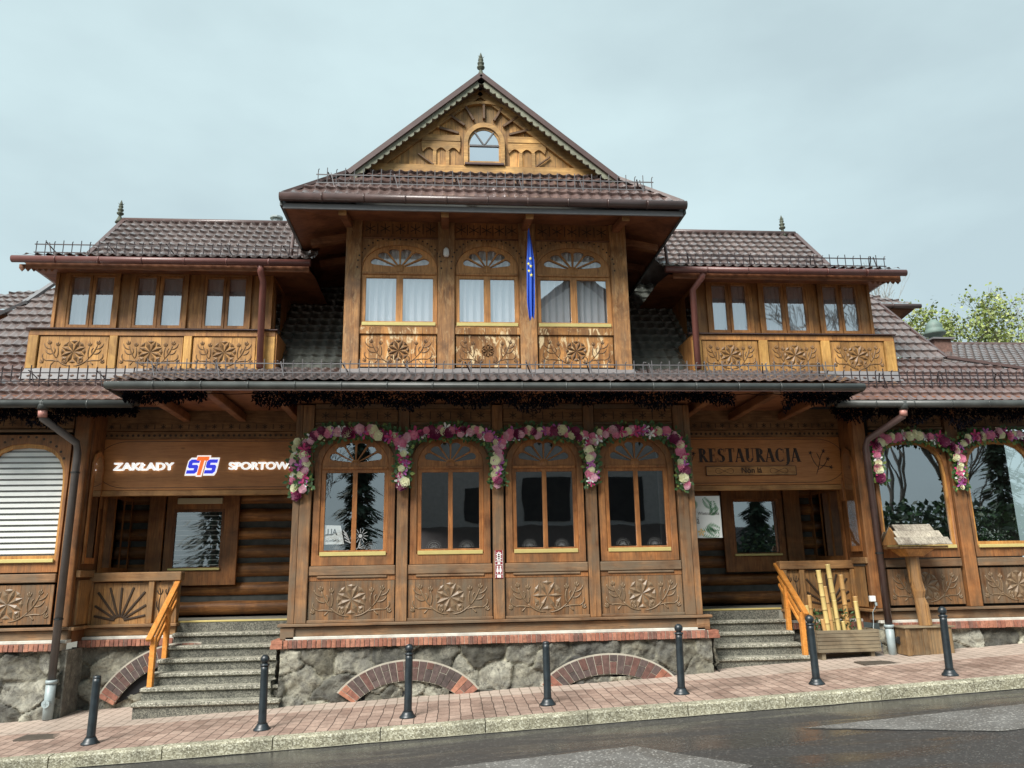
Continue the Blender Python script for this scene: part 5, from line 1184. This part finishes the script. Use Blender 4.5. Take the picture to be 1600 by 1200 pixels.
# ------------------------------------------------------------------ street furniture
bol = [(-5.07, -1.60, 0), (-3.05, -1.59, 1), (-1.27, -1.56, 1), (.52, -1.47, 0), (2.29, -1.47, 1), (4.10, -1.55, 1), (5.89, -1.67, 1)]
blab = ['black iron bollard without its ball, leftmost, in front of the left wing', 'black iron bollard with round ball top in front of the left steps', 'black bollard with ball top in front of the left brick arch', 'black iron bollard missing its ball, left of the right brick arch', 'black bollard with ball top before the right corner of the bay', 'black ball top bollard in front of the bamboo planter', 'black bollard with ball top farthest right, beside the roofed wooden post']
for (x, y, ball), lab in zip(bol, blab):
    r = thing('bollard', lab, 'bollard', (x, y, gz(x, y)), 'bollards along the kerb')
    X, Y, Z = x, y, gz(x, y)
    m = MB(); m.lathe([(.058, .05), (.05, .10), (.047, .70), (.047, .745)], (X, Y, Z), 18); ribs_smooth(m.build('post', 'bollard', r))
    m = MB(); m.lathe([(.105, -.01), (.105, .012), (.085, .03), (.07, .055), (.06, .075)], (X, Y, Z), 20); ribs_smooth(m.build('base', 'bollard', r))
    if ball:
        m = MB(); m.lathe([(.052, .745), (.058, .752), (.058, .765), (.04, .775)]+[(.056*sin(radians(a)), .825-.056*cos(radians(a))) for a in range(30, 176, 15)], (X, Y, Z), 18); ribs_smooth(m.build('ball_top', 'bollard', r))
    else:
        m = MB(); m.lathe([(.047, .745), (.049, .752), (.042, .772), (.03, .778)], (X, Y, Z), 18); ribs_smooth(m.build('cap', 'bollard', r))
    r.rotation_euler = (radians(random.uniform(-1, 1)), radians(random.uniform(-1, 1)), 0)
# planter with bamboo
P_ = thing('planter_box', 'long slatted weathered wooden planter box beside the right steps', 'planter', (5.5, .3, gz(5.5, .2)))
m = MB()
for k in range(6): m.box(5.0, 5.98, .16, .18, .20+k*.056, .25+k*.056); m.box(5.0, 5.98, .52, .54, .20+k*.056, .25+k*.056); m.box(4.98, 4.998, .16, .54, .20+k*.056, .25+k*.056); m.box(5.982, 6.0, .16, .54, .20+k*.056, .25+k*.056)
m.build('slats', 'w_planter', P_, bevel=.003)
m = MB(); m.box(5.01, 5.97, .185, .515, .22, .50); m.build('soil', 'earth', P_)
for xx in (5.08, 5.88): one_box('foot', 'w_planter', P_, xx-.03, xx+.03, .2, .5, gz(xx, .2)-.01, .2)
canes = [(5.22, 5.16, 1.45), (5.44, 5.37, 1.54), (5.64, 5.62, 1.37), (5.74, 5.72, .96), (5.79, 5.77, 1.03), (5.05, 5.05, 1.06), (5.39, 5.37, .98), (5.36, 5.34, .86), (5.02, 4.99, .90), (5.17, 5.14, .70), (5.53, 5.52, .65), (5.61, 5.59, .75), (5.29, 5.24, 1.20)]
cl = ['tall pale bamboo cane left of the tallest', 'tallest bamboo cane in the planter', 'thick brown bamboo cane right of the tallest', 'short yellow cut cane near the right end of the planter', 'brown cane at the right end of the planter', 'brown cane behind the handrail foot', 'medium cane just left of the tallest foot', 'short pale cane in front of the tallest', 'leftmost short pale cane in the planter', 'low brown cane stub on the left half of the planter', 'lowest cane stub in the planter middle', 'low slant cut cane before the thick brown one', 'brown cane leaning beside the tall pale one']
for i, ((xb, xt, zt_), lab) in enumerate(zip(canes, cl)):
    y = .25+.09*(i % 3); r_ = .038 if i in (0, 1, 2, 4) else .032; m = MB()
    a = Vector((xb, y, .42)); b = Vector((xt, y+.02, zt_)); L = (b-a).length; n = max(1, int(L/.2)); path = []; rad = []
    for k in range(n):
        for t, q in ((0, 1.08), (.06, 1.0), (.94, 1.0), (1.0, 1.08)): path.append(a+(b-a)*((k+t)/n)); rad.append(r_*q)
    m.tube(path, rad, 10); pale = 'brown' not in lab
    o = m.build('bamboo_cane', 'bamboo' if pale else 'bamboo_brown', None); ribs_smooth(o); tag(o, lab, 'bamboo cane', 'bamboo canes in the planter')
    m = MB()
    for k in range(1, n): q = a+(b-a)*(k/n); dd = (b-a).normalized()*.003; m.tube([q-dd, q+dd], r_*1.1, 10)
    if n > 1: m.build('node_ring', 'bamboo_node', o)
    m = MB(); m.tube([b-(b-a).normalized()*.002, b+(b-a).normalized()*.002], r_*.8, 10); m.build('cut_end', 'bamboo_node', o)
def leafy(name, mats, cx, cy, cz, rx, ry, rz_, n, l, seed, parent=None, w=.3):
    rs = random.Random(seed); m = MB()
    for i in range(n):
        while True:
            p = Vector((rs.uniform(-1, 1), rs.uniform(-1, 1), rs.uniform(-1, 1)))
            if p.length < 1: break
        q = Vector((cx+p.x*rx, cy+p.y*ry, cz+p.z*rz_)); d_ = Vector((rs.gauss(0, 1), rs.gauss(0, .8), rs.gauss(.2, .8))).normalized()*l*rs.uniform(.6, 1.3); sd = d_.cross(Vector((rs.gauss(0, 1), rs.gauss(0, 1), rs.gauss(0, 1)))).normalized()*d_.length*w
        m.cur = rs.randrange(len(mats)); m.quad(q, q+d_*.5+sd, q+d_, q+d_*.5-sd)
    return m.build(name, mats, parent)
tag(leafy('evergreen_sprig', ['green_leaf', 'green_felt'], 5.4, .42, .66, .45, .05, .22, 260, .07, 4, w=.18), 'sparse dark green sprigs growing between the bamboo canes', 'plant')
# roofed wooden post standing in its box
T = thing('roofed_post', 'rustic wooden post with little shingled roof rising from a wooden box before the right wing', 'post', (6.7, .1, .16))
m = MB(); m.box(6.30, 7.06, -.04, .24, .15, .55); m.build('box', 'w_box', T, bevel=.006)
m = MB(); m.box(6.27, 7.11, -.08, .27, .552, .578); m.build('box_lid', 'w_planter', T, bevel=.005)
m = MB()
for xx in (6.33, 6.62, 7.02): one_box('batten', 'w_box', T, xx-.035, xx+.035, -.062, -.041, .145, .55, bevel=.004)
m = MB(); pc = [(6.74, .1, .575), (6.72, .1, .90), (6.695, .1, 1.0), (6.70, .1, 1.1), (6.67, .1, 1.25), (6.655, .1, 1.66)]; m.tube(pc, [.105, .10, .082, .105, .10, .105], 8); m.build('post', 'w_gate', T, bevel=.01)
m = MB(); v8 = [(6.54, -.04, 1.64), (6.78, -.04, 1.64), (6.78, .24, 1.64), (6.54, .24, 1.64), (6.42, -.14, 1.76), (6.92, -.14, 1.76), (6.92, .32, 1.76), (6.42, .32, 1.76)]
m.mesh(v8, [(0, 1, 5, 4), (1, 2, 6, 5), (2, 3, 7, 6), (3, 0, 4, 7), (4, 5, 6, 7), (3, 2, 1, 0)]); m.build('capital', 'w_orange', T, bevel=.01)
for k in range(3):
    m = MB(); z0, z1 = 1.80+k*.105, 1.80+(k+1)*.105+.03; xl, xr_ = 6.26+k*.055, 7.16-k*.075; d0, d1 = .34-k*.10, .34-(k+1)*.10+.0
    for s in (-1, 1):
        x = xl
        while x < xr_-.01:
            w = random.uniform(.035, .06); x2 = min(x+w, xr_); e = random.uniform(-.004, .004)
            a_, b_ = (x, .10+s*d0, z0+.035+e), (x2-.003, .10+s*d0, z0+.035+e); c_, f_ = (x2-.003, .10+s*max(.0, d1), z1), (x, .10+s*max(.0, d1), z1)
            m.mesh([a_, b_, c_, f_]+[(p[0], p[1], p[2]-.018) for p in (a_, b_, c_, f_)], [(0, 1, 2, 3), (4, 7, 6, 5), (0, 4, 5, 1), (1, 5, 6, 2), (3, 7, 4, 0)]); x = x2
    m.build('shingle_course', 'w_shingle', T)
m = MB()
for xx in (6.34, 7.02): m.mesh([(xx, -.2, 1.82), (xx, .4, 1.82), (xx, .10, 2.10), (xx+.02, -.2, 1.82), (xx+.02, .4, 1.82), (xx+.02, .10, 2.10)], [(0, 2, 1), (3, 4, 5), (0, 1, 4, 3), (1, 2, 5, 4), (2, 0, 3, 5)])
m.box(6.3, 7.1, -.2, .4, 1.765, 1.80); m.build('gable_end', 'w_gate', T)
# plaque on the middle post
Q = thing('folk_plaque', 'narrow dark red plaque with white paper cut ornaments on the middle post of the bay', 'plaque', (0, -.05, 1.6))
one_box('board', 'plaque_red', Q, -.062, .062, -.056, -.046, 1.42, 1.835, bevel=.002)
m = MB()
for z in (1.77, 1.71): 
    for t in range(8): an = t*pi/4; m.beam((0, -.058, z), (.042*cos(an), -.058, z+.042*sin(an)), .014, .003, up=(0, 1, 0))
for z0_, z1_ in ((1.665, 1.672), (1.615, 1.622), (1.475, 1.48)): m.box(-.055, .055, -.059, -.057, z0_, z1_)
m.box(-.02, .02, -.059, -.057, 1.63, 1.655); m.box(-.03, .03, -.059, -.057, 1.43, 1.468)
for s in (-1, 1):
    m.lathe([(.013, 0), (.013, .003)], (s*.022, -.0595, 1.59), 10, 'y'); m.mesh([(s*.022-.02, -.059, 1.515), (s*.022+.02, -.059, 1.515), (s*.022+.01, -.059, 1.575), (s*.022-.01, -.059, 1.575)], [(0, 1, 2, 3)]); m.box(*sorted((s*.016, s*.028)), -.059, -.057, 1.49, 1.515)
for x_ in (-.058, .058): m.box(x_-.002, x_+.002, -.059, -.057, 1.425, 1.83)
m.build('ornament', 'white', Q)
# poster beside the bay
PO = thing('restaurant_poster', 'pale poster printed with palm leaves, a straw hat and dark lettering on the log wall', 'poster', (3.45, .5, 2.3))
one_box('board', 'poster', PO, 3.14, 3.71, .50, .515, 1.99, 2.67, bevel=0)
text_mesh('lettering', 'Wietnamska', .075, (3.50, 2.385), .498, .002, 'letter_dark', PO, sx=.95); text_mesh('lettering', 'n lá', .16, (3.27, 2.27), .498, .002, 'letter_dark', PO, sx=.62)
m = MB()
def frond(x, z, a, L, n=9):
    for i in range(n):
        t = (i+1)/n; px, pz = x+L*t*cos(a), z+L*t*sin(a)
        for s in (-1, 1):
            b = a+s*1.0; l = L*.42*sin(pi*min(1, t*.85+.1)); c2, s2 = cos(b), sin(b); pts = [(px, pz), (px+l*.5*c2-.008*s2, pz+l*.5*s2+.008*c2), (px+l*c2, pz+l*s2), (px+l*.5*c2+.008*s2, pz+l*.5*s2-.008*c2)]
            pts = [(min(3.70, max(3.145, q[0])), min(2.665, max(1.995, q[1]))) for q in pts]; m.mesh([(q[0], .497, q[1]) for q in pts], [(0, 1, 2, 3)])
for a in ((3.22, 2.66, -1.2, .2), (3.42, 2.66, -1.0, .22), (3.58, 2.62, -1.5, .24), (3.68, 2.5, -2.4, .2), (3.70, 2.12, 2.9, .24), (3.70, 2.03, 3.0, .34), (3.6, 2.02, 2.3, .2)): frond(*a)
m.build('leaf_print', 'leaf_print', PO)
m = MB(); m.mesh([(3.145, .496, 2.42), (3.27, .496, 2.41), (3.15, .496, 2.56)], [(0, 1, 2)]); m.build('hat_print', 'hat_print', PO)
m = MB()
for t in range(5): an = t*2*pi/5+.3; m.mesh([(3.36, .496, 2.08), (3.36+.05*cos(an-.4), .496, 2.08+.05*sin(an-.4)), (3.36+.065*cos(an), .496, 2.08+.065*sin(an)), (3.36+.05*cos(an+.4), .496, 2.08+.05*sin(an+.4))], [(0, 1, 2, 3)])
m.build('flower_print', 'flower_print', PO)
# small sign inside the first bay window, letters seen from behind
IN = thing('window_notice', 'small white notice seen from behind inside the leftmost bay window', 'notice', (-2.5, .1, 2.1))
m = MB(); m.mesh([(-2.66, .058, 1.96), (-2.34, .058, 1.96), (-2.40, .058, 2.24), (-2.66, .058, 2.25)], [(0, 1, 2, 3)]); m.build('sheet', 'white', IN)
text_mesh('lettering', 'ALL', .13, (-2.54, 2.14), .055, .002, 'letter_dark', IN, sx=-.8, off=.003); text_mesh('lettering', 'FUNDACJA', .045, (-2.52, 2.015), .055, .002, 'letter_dark', IN, sx=-.9)
for k, x in enumerate(WX):
    wins = [o for o in B.children if o.name.startswith('window') and o.name.split('.')[0] == 'window' and o.data and abs(sum(v.co.x for v in o.data.vertices)/len(o.data.vertices)-x) < .2 and max(v.co.z for v in o.data.vertices) < 3.9]
    for s in (-1, 1):
        m = MB(); cx, cz = x+s*.25, 1.885
        for t in range(7): an = pi*(t+.5)/7; m.beam((cx+(.015)*cos(an), .045, cz+.015*sin(an)), (cx+.065*cos(an), .045, cz+.065*sin(an)), .003, .002, up=(0, 1, 0))
        m.tube([(cx+.085*cos(pi*t/14), .045, cz+.085*sin(pi*t/14)) for t in range(15)], .0014, 4)
        for t in range(14): m.box(cx+.11*cos(pi*(t+.5)/14)-.0025, cx+.11*cos(pi*(t+.5)/14)+.0025, .044, .046, cz+.11*sin(pi*(t+.5)/14)-.0025, cz+.11*sin(pi*(t+.5)/14)+.0025)
        m.build('lace_sticker', 'lace', wins[0] if wins else B)
    if k == 0:
        m = MB()
        for t in range(12): an = t*pi/6; m.beam((x+.10+.045*cos(an), .043, 2.08+.045*sin(an)), (x+.10+.115*cos(an), .043, 2.08+.115*sin(an)), .008, .002, up=(0, 1, 0))
        m.lathe([(.03, 0), (.03, .002)], (x+.10, .043, 2.08), 12, 'y')
        m.tube([(x+.10, .043, 2.0), (x+.09, .043, 1.93), (x+.05, .043, 1.88)], .006, 4); m.tube([(x+.05, .043, 1.88), (x-.06, .043, 2.0), (x-.12, .043, 2.14)], .006, 4)
        for t in range(4): m.beam((x-.05-.02*t, .043, 1.98+.04*t), (x-.13-.01*t, .043, 2.02+.05*t), .014, .002, up=(0, 1, 0)); m.beam((x+.07, .043, 1.90), (x+.18-.03*t, .043, 1.90+.03*t), .008, .002, up=(0, 1, 0))
        m.build('folk_sticker', 'lace', wins[0] if wins else B)
# flag
FG = thing('flag', 'blue flag with yellow stars hanging limp from a short pole under the upper eaves', 'flag', (.52, -.5, 6.9))
m = MB(); m.tube([(.51, -.05, 6.60), (.51, -.62, 6.93)], .013, 8); m.build('pole', 'w_up_dark', FG)
plain('flag_blue', (.03, .11, .56), .7, var=.15); plain('flag_yellow', (.85, .75, .12), .6, var=.05)
m = MB(); nu, nv = 18, 40; vs = []
for j in range(nv+1):
    t = j/nv; z = 6.90-1.50*t; w = .018+.085*min(1, t/.38)*(1-.42*max(0, (t-.82)/.18)); xc = .515+.012*t*2+.01*sin(t*5)
    for i in range(nu+1):
        u = i/nu*2-1; vs.append((xc+w*u*.62, -.56-.035*sin(u*7+t*2)*(.3+t)-.02*cos(u*3), z-.05*abs(u)*t+.03*sin(u*4)*t))
m.mesh(vs, [(j*(nu+1)+i, j*(nu+1)+i+1, (j+1)*(nu+1)+i+1, (j+1)*(nu+1)+i) for j in range(nv) for i in range(nu)]); m.build('cloth', 'flag_blue', FG, smooth=True)
m = MB()
for (x_, z_) in ((.525, 6.36), (.53, 6.23), (.50, 6.15), (.495, 6.27), (.535, 6.08)):
    P5 = [(x_+(.033 if i % 2 == 0 else .013)*sin(pi*i/5)*.8, -.618, z_+(.033 if i % 2 == 0 else .013)*cos(pi*i/5)) for i in range(10)]; m.mesh([(x_, -.622, z_)]+P5, [(0, 1+i, 1+(i+1) % 10) for i in range(10)])
m.build('star', 'flag_yellow', FG)
# tangled dark light strings under the eaves
def tangle(x0, x1, y, z0, seed, lab, name='light_string'):
    rs = random.Random(seed); m = MB(); x = x0
    while x < x1:
        dep = .08+.2*abs(mnoise.noise(Vector((x*1.1, seed, 0))))*2+.04*rs.random()
        if mnoise.noise(Vector((x*.9, seed+3, 0))) > -.28:
            for k in range(12):
                z = z0-rs.random()*dep; a = rs.uniform(0, 6.28); l = rs.uniform(.025, .055); yy = y+rs.uniform(-.06, .06)
                m.quad((x, yy, z), (x+l*cos(a)-.012*sin(a), yy+rs.uniform(-.02, .02), z+l*sin(a)), (x+l*1.4*cos(a), yy, z+l*1.4*sin(a)-.01), (x+l*cos(a)+.012*sin(a), yy, z+l*sin(a)-.012))
        x += .012
    m.tube([(x0+(x1-x0)*i/60, y, z0-.02-.03*abs(sin(i*1.3))) for i in range(61)], .006, 4)
    tag(m.build(name, 'netting', None), lab, 'light string', 'dark tangled light strings under the eaves')
tangle(-5.35, 5.35, -1.0, 4.10, 5, 'long dark tangled string of unlit lights hanging behind the front gutter'); tangle(-9, -5.5, -.1, 4.06, 6, 'dark tangled unlit light string under the eaves of the left wing'); tangle(5.5, 9, -.1, 4.06, 7, 'dark tangled unlit light string under the eaves of the right wing')
# outlet box with cable
OB = thing('socket_box', 'small white electric socket box with hanging cable beside the bamboo planter', 'socket', (6.08, .3, .97))
one_box('box', 'white', OB, 6.02, 6.11, .34, .40, .94, 1.03); m = MB(); m.lathe([(.02, 0), (.02, .05)], (6.09, .32, .88), 8); m.tube([(6.09, .33, .88), (6.04, .36, .78), (6.03, .36, .6), (5.99, .34, .46)], .006, 5); m.build('cable', 'pvc', OB)
# drain covers
for (x, y, w, d_, lab) in ((5.62, -.36, .28, .16, 'rusty rectangular metal cover in the pavement before the right wing'), (-5.95, -.95, .26, .16, 'dark metal cover in the pavement at the left edge of the photo')):
    m = MB(); z = gz(x, y)+.008; m.box(x-w, x+w, y-d_, y+d_, z-.03, z); 
    for k in range(6): m.box(x-w+.04, x+w-.04, y-d_+.03+k*.05, y-d_+.05+k*.05, z, z+.004)
    plain('cover', (.085, .07, .055), .6, var=.3) if 'cover' not in MATS else None
    tag(m.build('drain_cover', 'cover', None), lab, 'drain cover')
# plants and cushion behind the right wing windows
tag(leafy('window_plant', ['green_leaf', 'spruce', 'leaf_spring', 'rose_magenta'], 7.45, .75, 1.93, .24, .06, .13, 260, .05, 9), 'low flowering plants on the sill behind the right wing window', 'plant')
tag(leafy('window_plant', ['green_leaf', 'spruce', 'poster'], 8.6, .8, 1.95, .38, .06, .11, 300, .05, 10), 'leafy plants behind the window at the right edge of the photo', 'plant')

# ------------------------------------------------------------------ trees behind, on the right
def tree(name, lab, group, loc, h, spread, seed, leaves, lmats, bark='bark', lsize=.16, depth=5, trunk=.16, minr=.006):
    rs = random.Random(seed); root = thing(name, lab, 'tree', loc, group); wood_ = MB(); lf = MB(); tips = []
    def grow_(p, d_, L, r, k):
        n = 3; path = [p]; rad = [r]
        for i in range(n):
            d_ = (d_+Vector((rs.gauss(0, .13), rs.gauss(0, .13), rs.gauss(.04, .08)))).normalized(); p = p+d_*(L/n); path.append(p); rad.append(max(minr, r*(1-.45*(i+1)/n)))
        wood_.tube(path, rad, 6 if k > 2 else 4, closed_ends=False)
        if k <= 2: tips.extend(path[1:])
        if k == 0: return
        for i in range(rs.choice((2, 3, 3)) if k < depth else 4):
            a = rs.uniform(0, 6.28); t = rs.uniform(.35, .8)*spread; sd = d_.cross(Vector((cos(a), sin(a), .3))).normalized()
            q = path[-1] if i < 2 else path[rs.choice((1, 2))]
            grow_(q, (d_+sd*t).normalized(), L*rs.uniform(.62, .84), r*.52, k-1)
    grow_(Vector(loc), Vector((rs.uniform(-.08, .08), 0, 1)), h*.34, trunk, depth)
    wood_.build('trunk', bark, root)
    if leaves:
        for i in range(leaves):
            q = rs.choice(tips)+Vector((rs.gauss(0, .16), rs.gauss(0, .16), rs.gauss(0, .14))); d_ = Vector((rs.gauss(0, 1), rs.gauss(0, 1), rs.gauss(0, .7))).normalized()*lsize*rs.uniform(.5, 1.2); sd = d_.cross(Vector((rs.gauss(0, 1), rs.gauss(0, 1), rs.gauss(0, 1)))).normalized()*d_.length*.4
            lf.cur = rs.randrange(len(lmats)); lf.quad(q, q+d_*.5+sd, q+d_, q+d_*.5-sd)
        lf.build('crown', lmats, root)
    return root
GP = ['leaf_spring', 'leaf_spring_b', 'leaf_spring']
tree('spring_tree', 'young green leafed tree just right of the cowled chimney', 'trees beyond the right roof', (23.4, 20, 5.0), 7.4, 1.0, 3, 5200, GP, lsize=.15, depth=6)
tree('spring_tree', 'young green leafed tree at the right edge behind the tiled ridge', 'trees beyond the right roof', (26.0, 21, 4.8), 7.8, 1.0, 5, 5600, GP, lsize=.15, depth=6)
tree('spring_tree', 'low green leafed tree between the rear eaves and the cowled chimney', 'trees beyond the right roof', (20.9, 19, 5.0), 7.2, .9, 8, 5200, GP, lsize=.16, depth=6)
tree('bare_tree', 'pale leafless tree above the rear eaves left of the chimney', 'trees beyond the right roof', (23.2, 24, 4), 11.5, .6, 11, 0, GP, 'bark_pale', depth=6, trunk=.14)
tree('bare_tree', 'pale leafless tree with fine upright twigs at the right edge of the photo', 'trees beyond the right roof', (29.6, 23, 4), 10, .5, 12, 300, GP, 'bark_pale', depth=6, trunk=.15)

# ------------------------------------------------------------------ across the street (seen as reflections in the windows)
H = thing('opposite_house', 'grey plastered house with a steep dark gable, reflected in the bay windows', 'house', (6, -24, -1))
plate('wall', [[(-2.6, -1), (14, -1), (14, 8.4), (5.7, 15.6), (-2.6, 8.4)]], -24.3, .3, 'plaster_far', H)
for (x0, x1, z0, z1) in ((2.7, 4.9, 3.6, 5.6), (6.6, 8.4, 3.6, 5.6), (.0, 1.2, 3.6, 5.2)): one_box('window', 'dark_in', H, x0, x1, -23.99, -23.97, z0, z1, bevel=0)
m = MB()
for s in (-1, 1):
    a = (5.7, -23.4, 16.0); e = (5.7+s*9.3, -23.4, 8.0); m.quad(a, e, (e[0], -34, e[2]), (a[0], -34, a[2]))
m.build('roof', 'roof_far', H)
m = MB(); m.mesh([(-3, -20.5, 2.2), (15, -20.5, 2.2), (15, -23.9, 3.4), (-3, -23.9, 3.4)], [(0, 1, 2, 3)]); m.box(-2.8, 14.8, -21.2, -21.0, -1, 2.3); m.build('porch', 'roof_far', H)
def spruce(x, y, h, seed, lab):
    rs = random.Random(seed); r = thing('spruce_tree', lab, 'tree', (x, y, -1), 'spruce trees across the street'); m = MB(); m.tube([(x, y, -1), (x, y, h)], [.18, .03], 6); m.build('trunk', 'bark', r); m = MB()
    for i in range(2600):
        t = rs.random()**.8; z = .4+(h-.4)*t; R_ = (1-t)*h*.24*rs.uniform(.35, 1.0)*(0.8+.3*sin(z*7)); a = rs.uniform(0, 6.28); q = Vector((x+R_*cos(a), y+R_*sin(a), z)); d_ = Vector((cos(a), sin(a), -.5))*rs.uniform(.25, .55); sd = Vector((-sin(a), cos(a), 0))*.09; m.quad(q-d_*.5, q+sd, q+d_*.5, q-sd)
    m.build('crown', 'spruce', r)
spruce(-4.6, -21.5, 8.2, 1, 'tall dark spruce across the street reflected in the leftmost bay window'); spruce(-12.5, -24, 10, 2, 'dark spruce across the street beyond the left wing')
tree('bare_tree', 'leafless tree across the street reflected beside the spruce', 'trees across the street', (-7.2, -21, -1), 9, .8, 21, 0, GP, 'bark', depth=7, minr=.012)
tree('bare_tree', 'wide leafless tree across the street reflected in the right wing window', 'trees across the street', (27.5, -30, -.5), 19, .8, 22, 0, GP, 'bark', depth=7, trunk=.28, minr=.02)
tree('spring_tree', 'dark bushy tree across the street reflected at the right edge', 'trees across the street', (27.5, -20, -.5), 8, 1, 23, 5000, ['green_leaf', 'spruce'], lsize=.3, depth=5, trunk=.3)
tag(leafy('garden_hedge', ['green_leaf', 'spruce'], 20, -17.5, 1.2, 9, 1.6, 2.7, 14000, .3, 41), 'dark evergreen hedge across the street, reflected low in the right wing windows', 'hedge')
tree('bare_tree', 'slender leafless tree across the street right of the opposite house', 'trees across the street', (23.0, -27, -.5), 15, .8, 24, 0, GP, 'bark', depth=7, trunk=.2, minr=.018)

spruce(26.0, -22.5, 9.5, 3, 'broad dark spruce across the street reflected in the window at the right edge'); spruce(13.8, -19.5, 6.5, 6, 'small dark spruce across the street reflected in the right porch window')
spruce(29.5, -21, 8.0, 4, 'shorter dark spruce across the street farthest to the right')
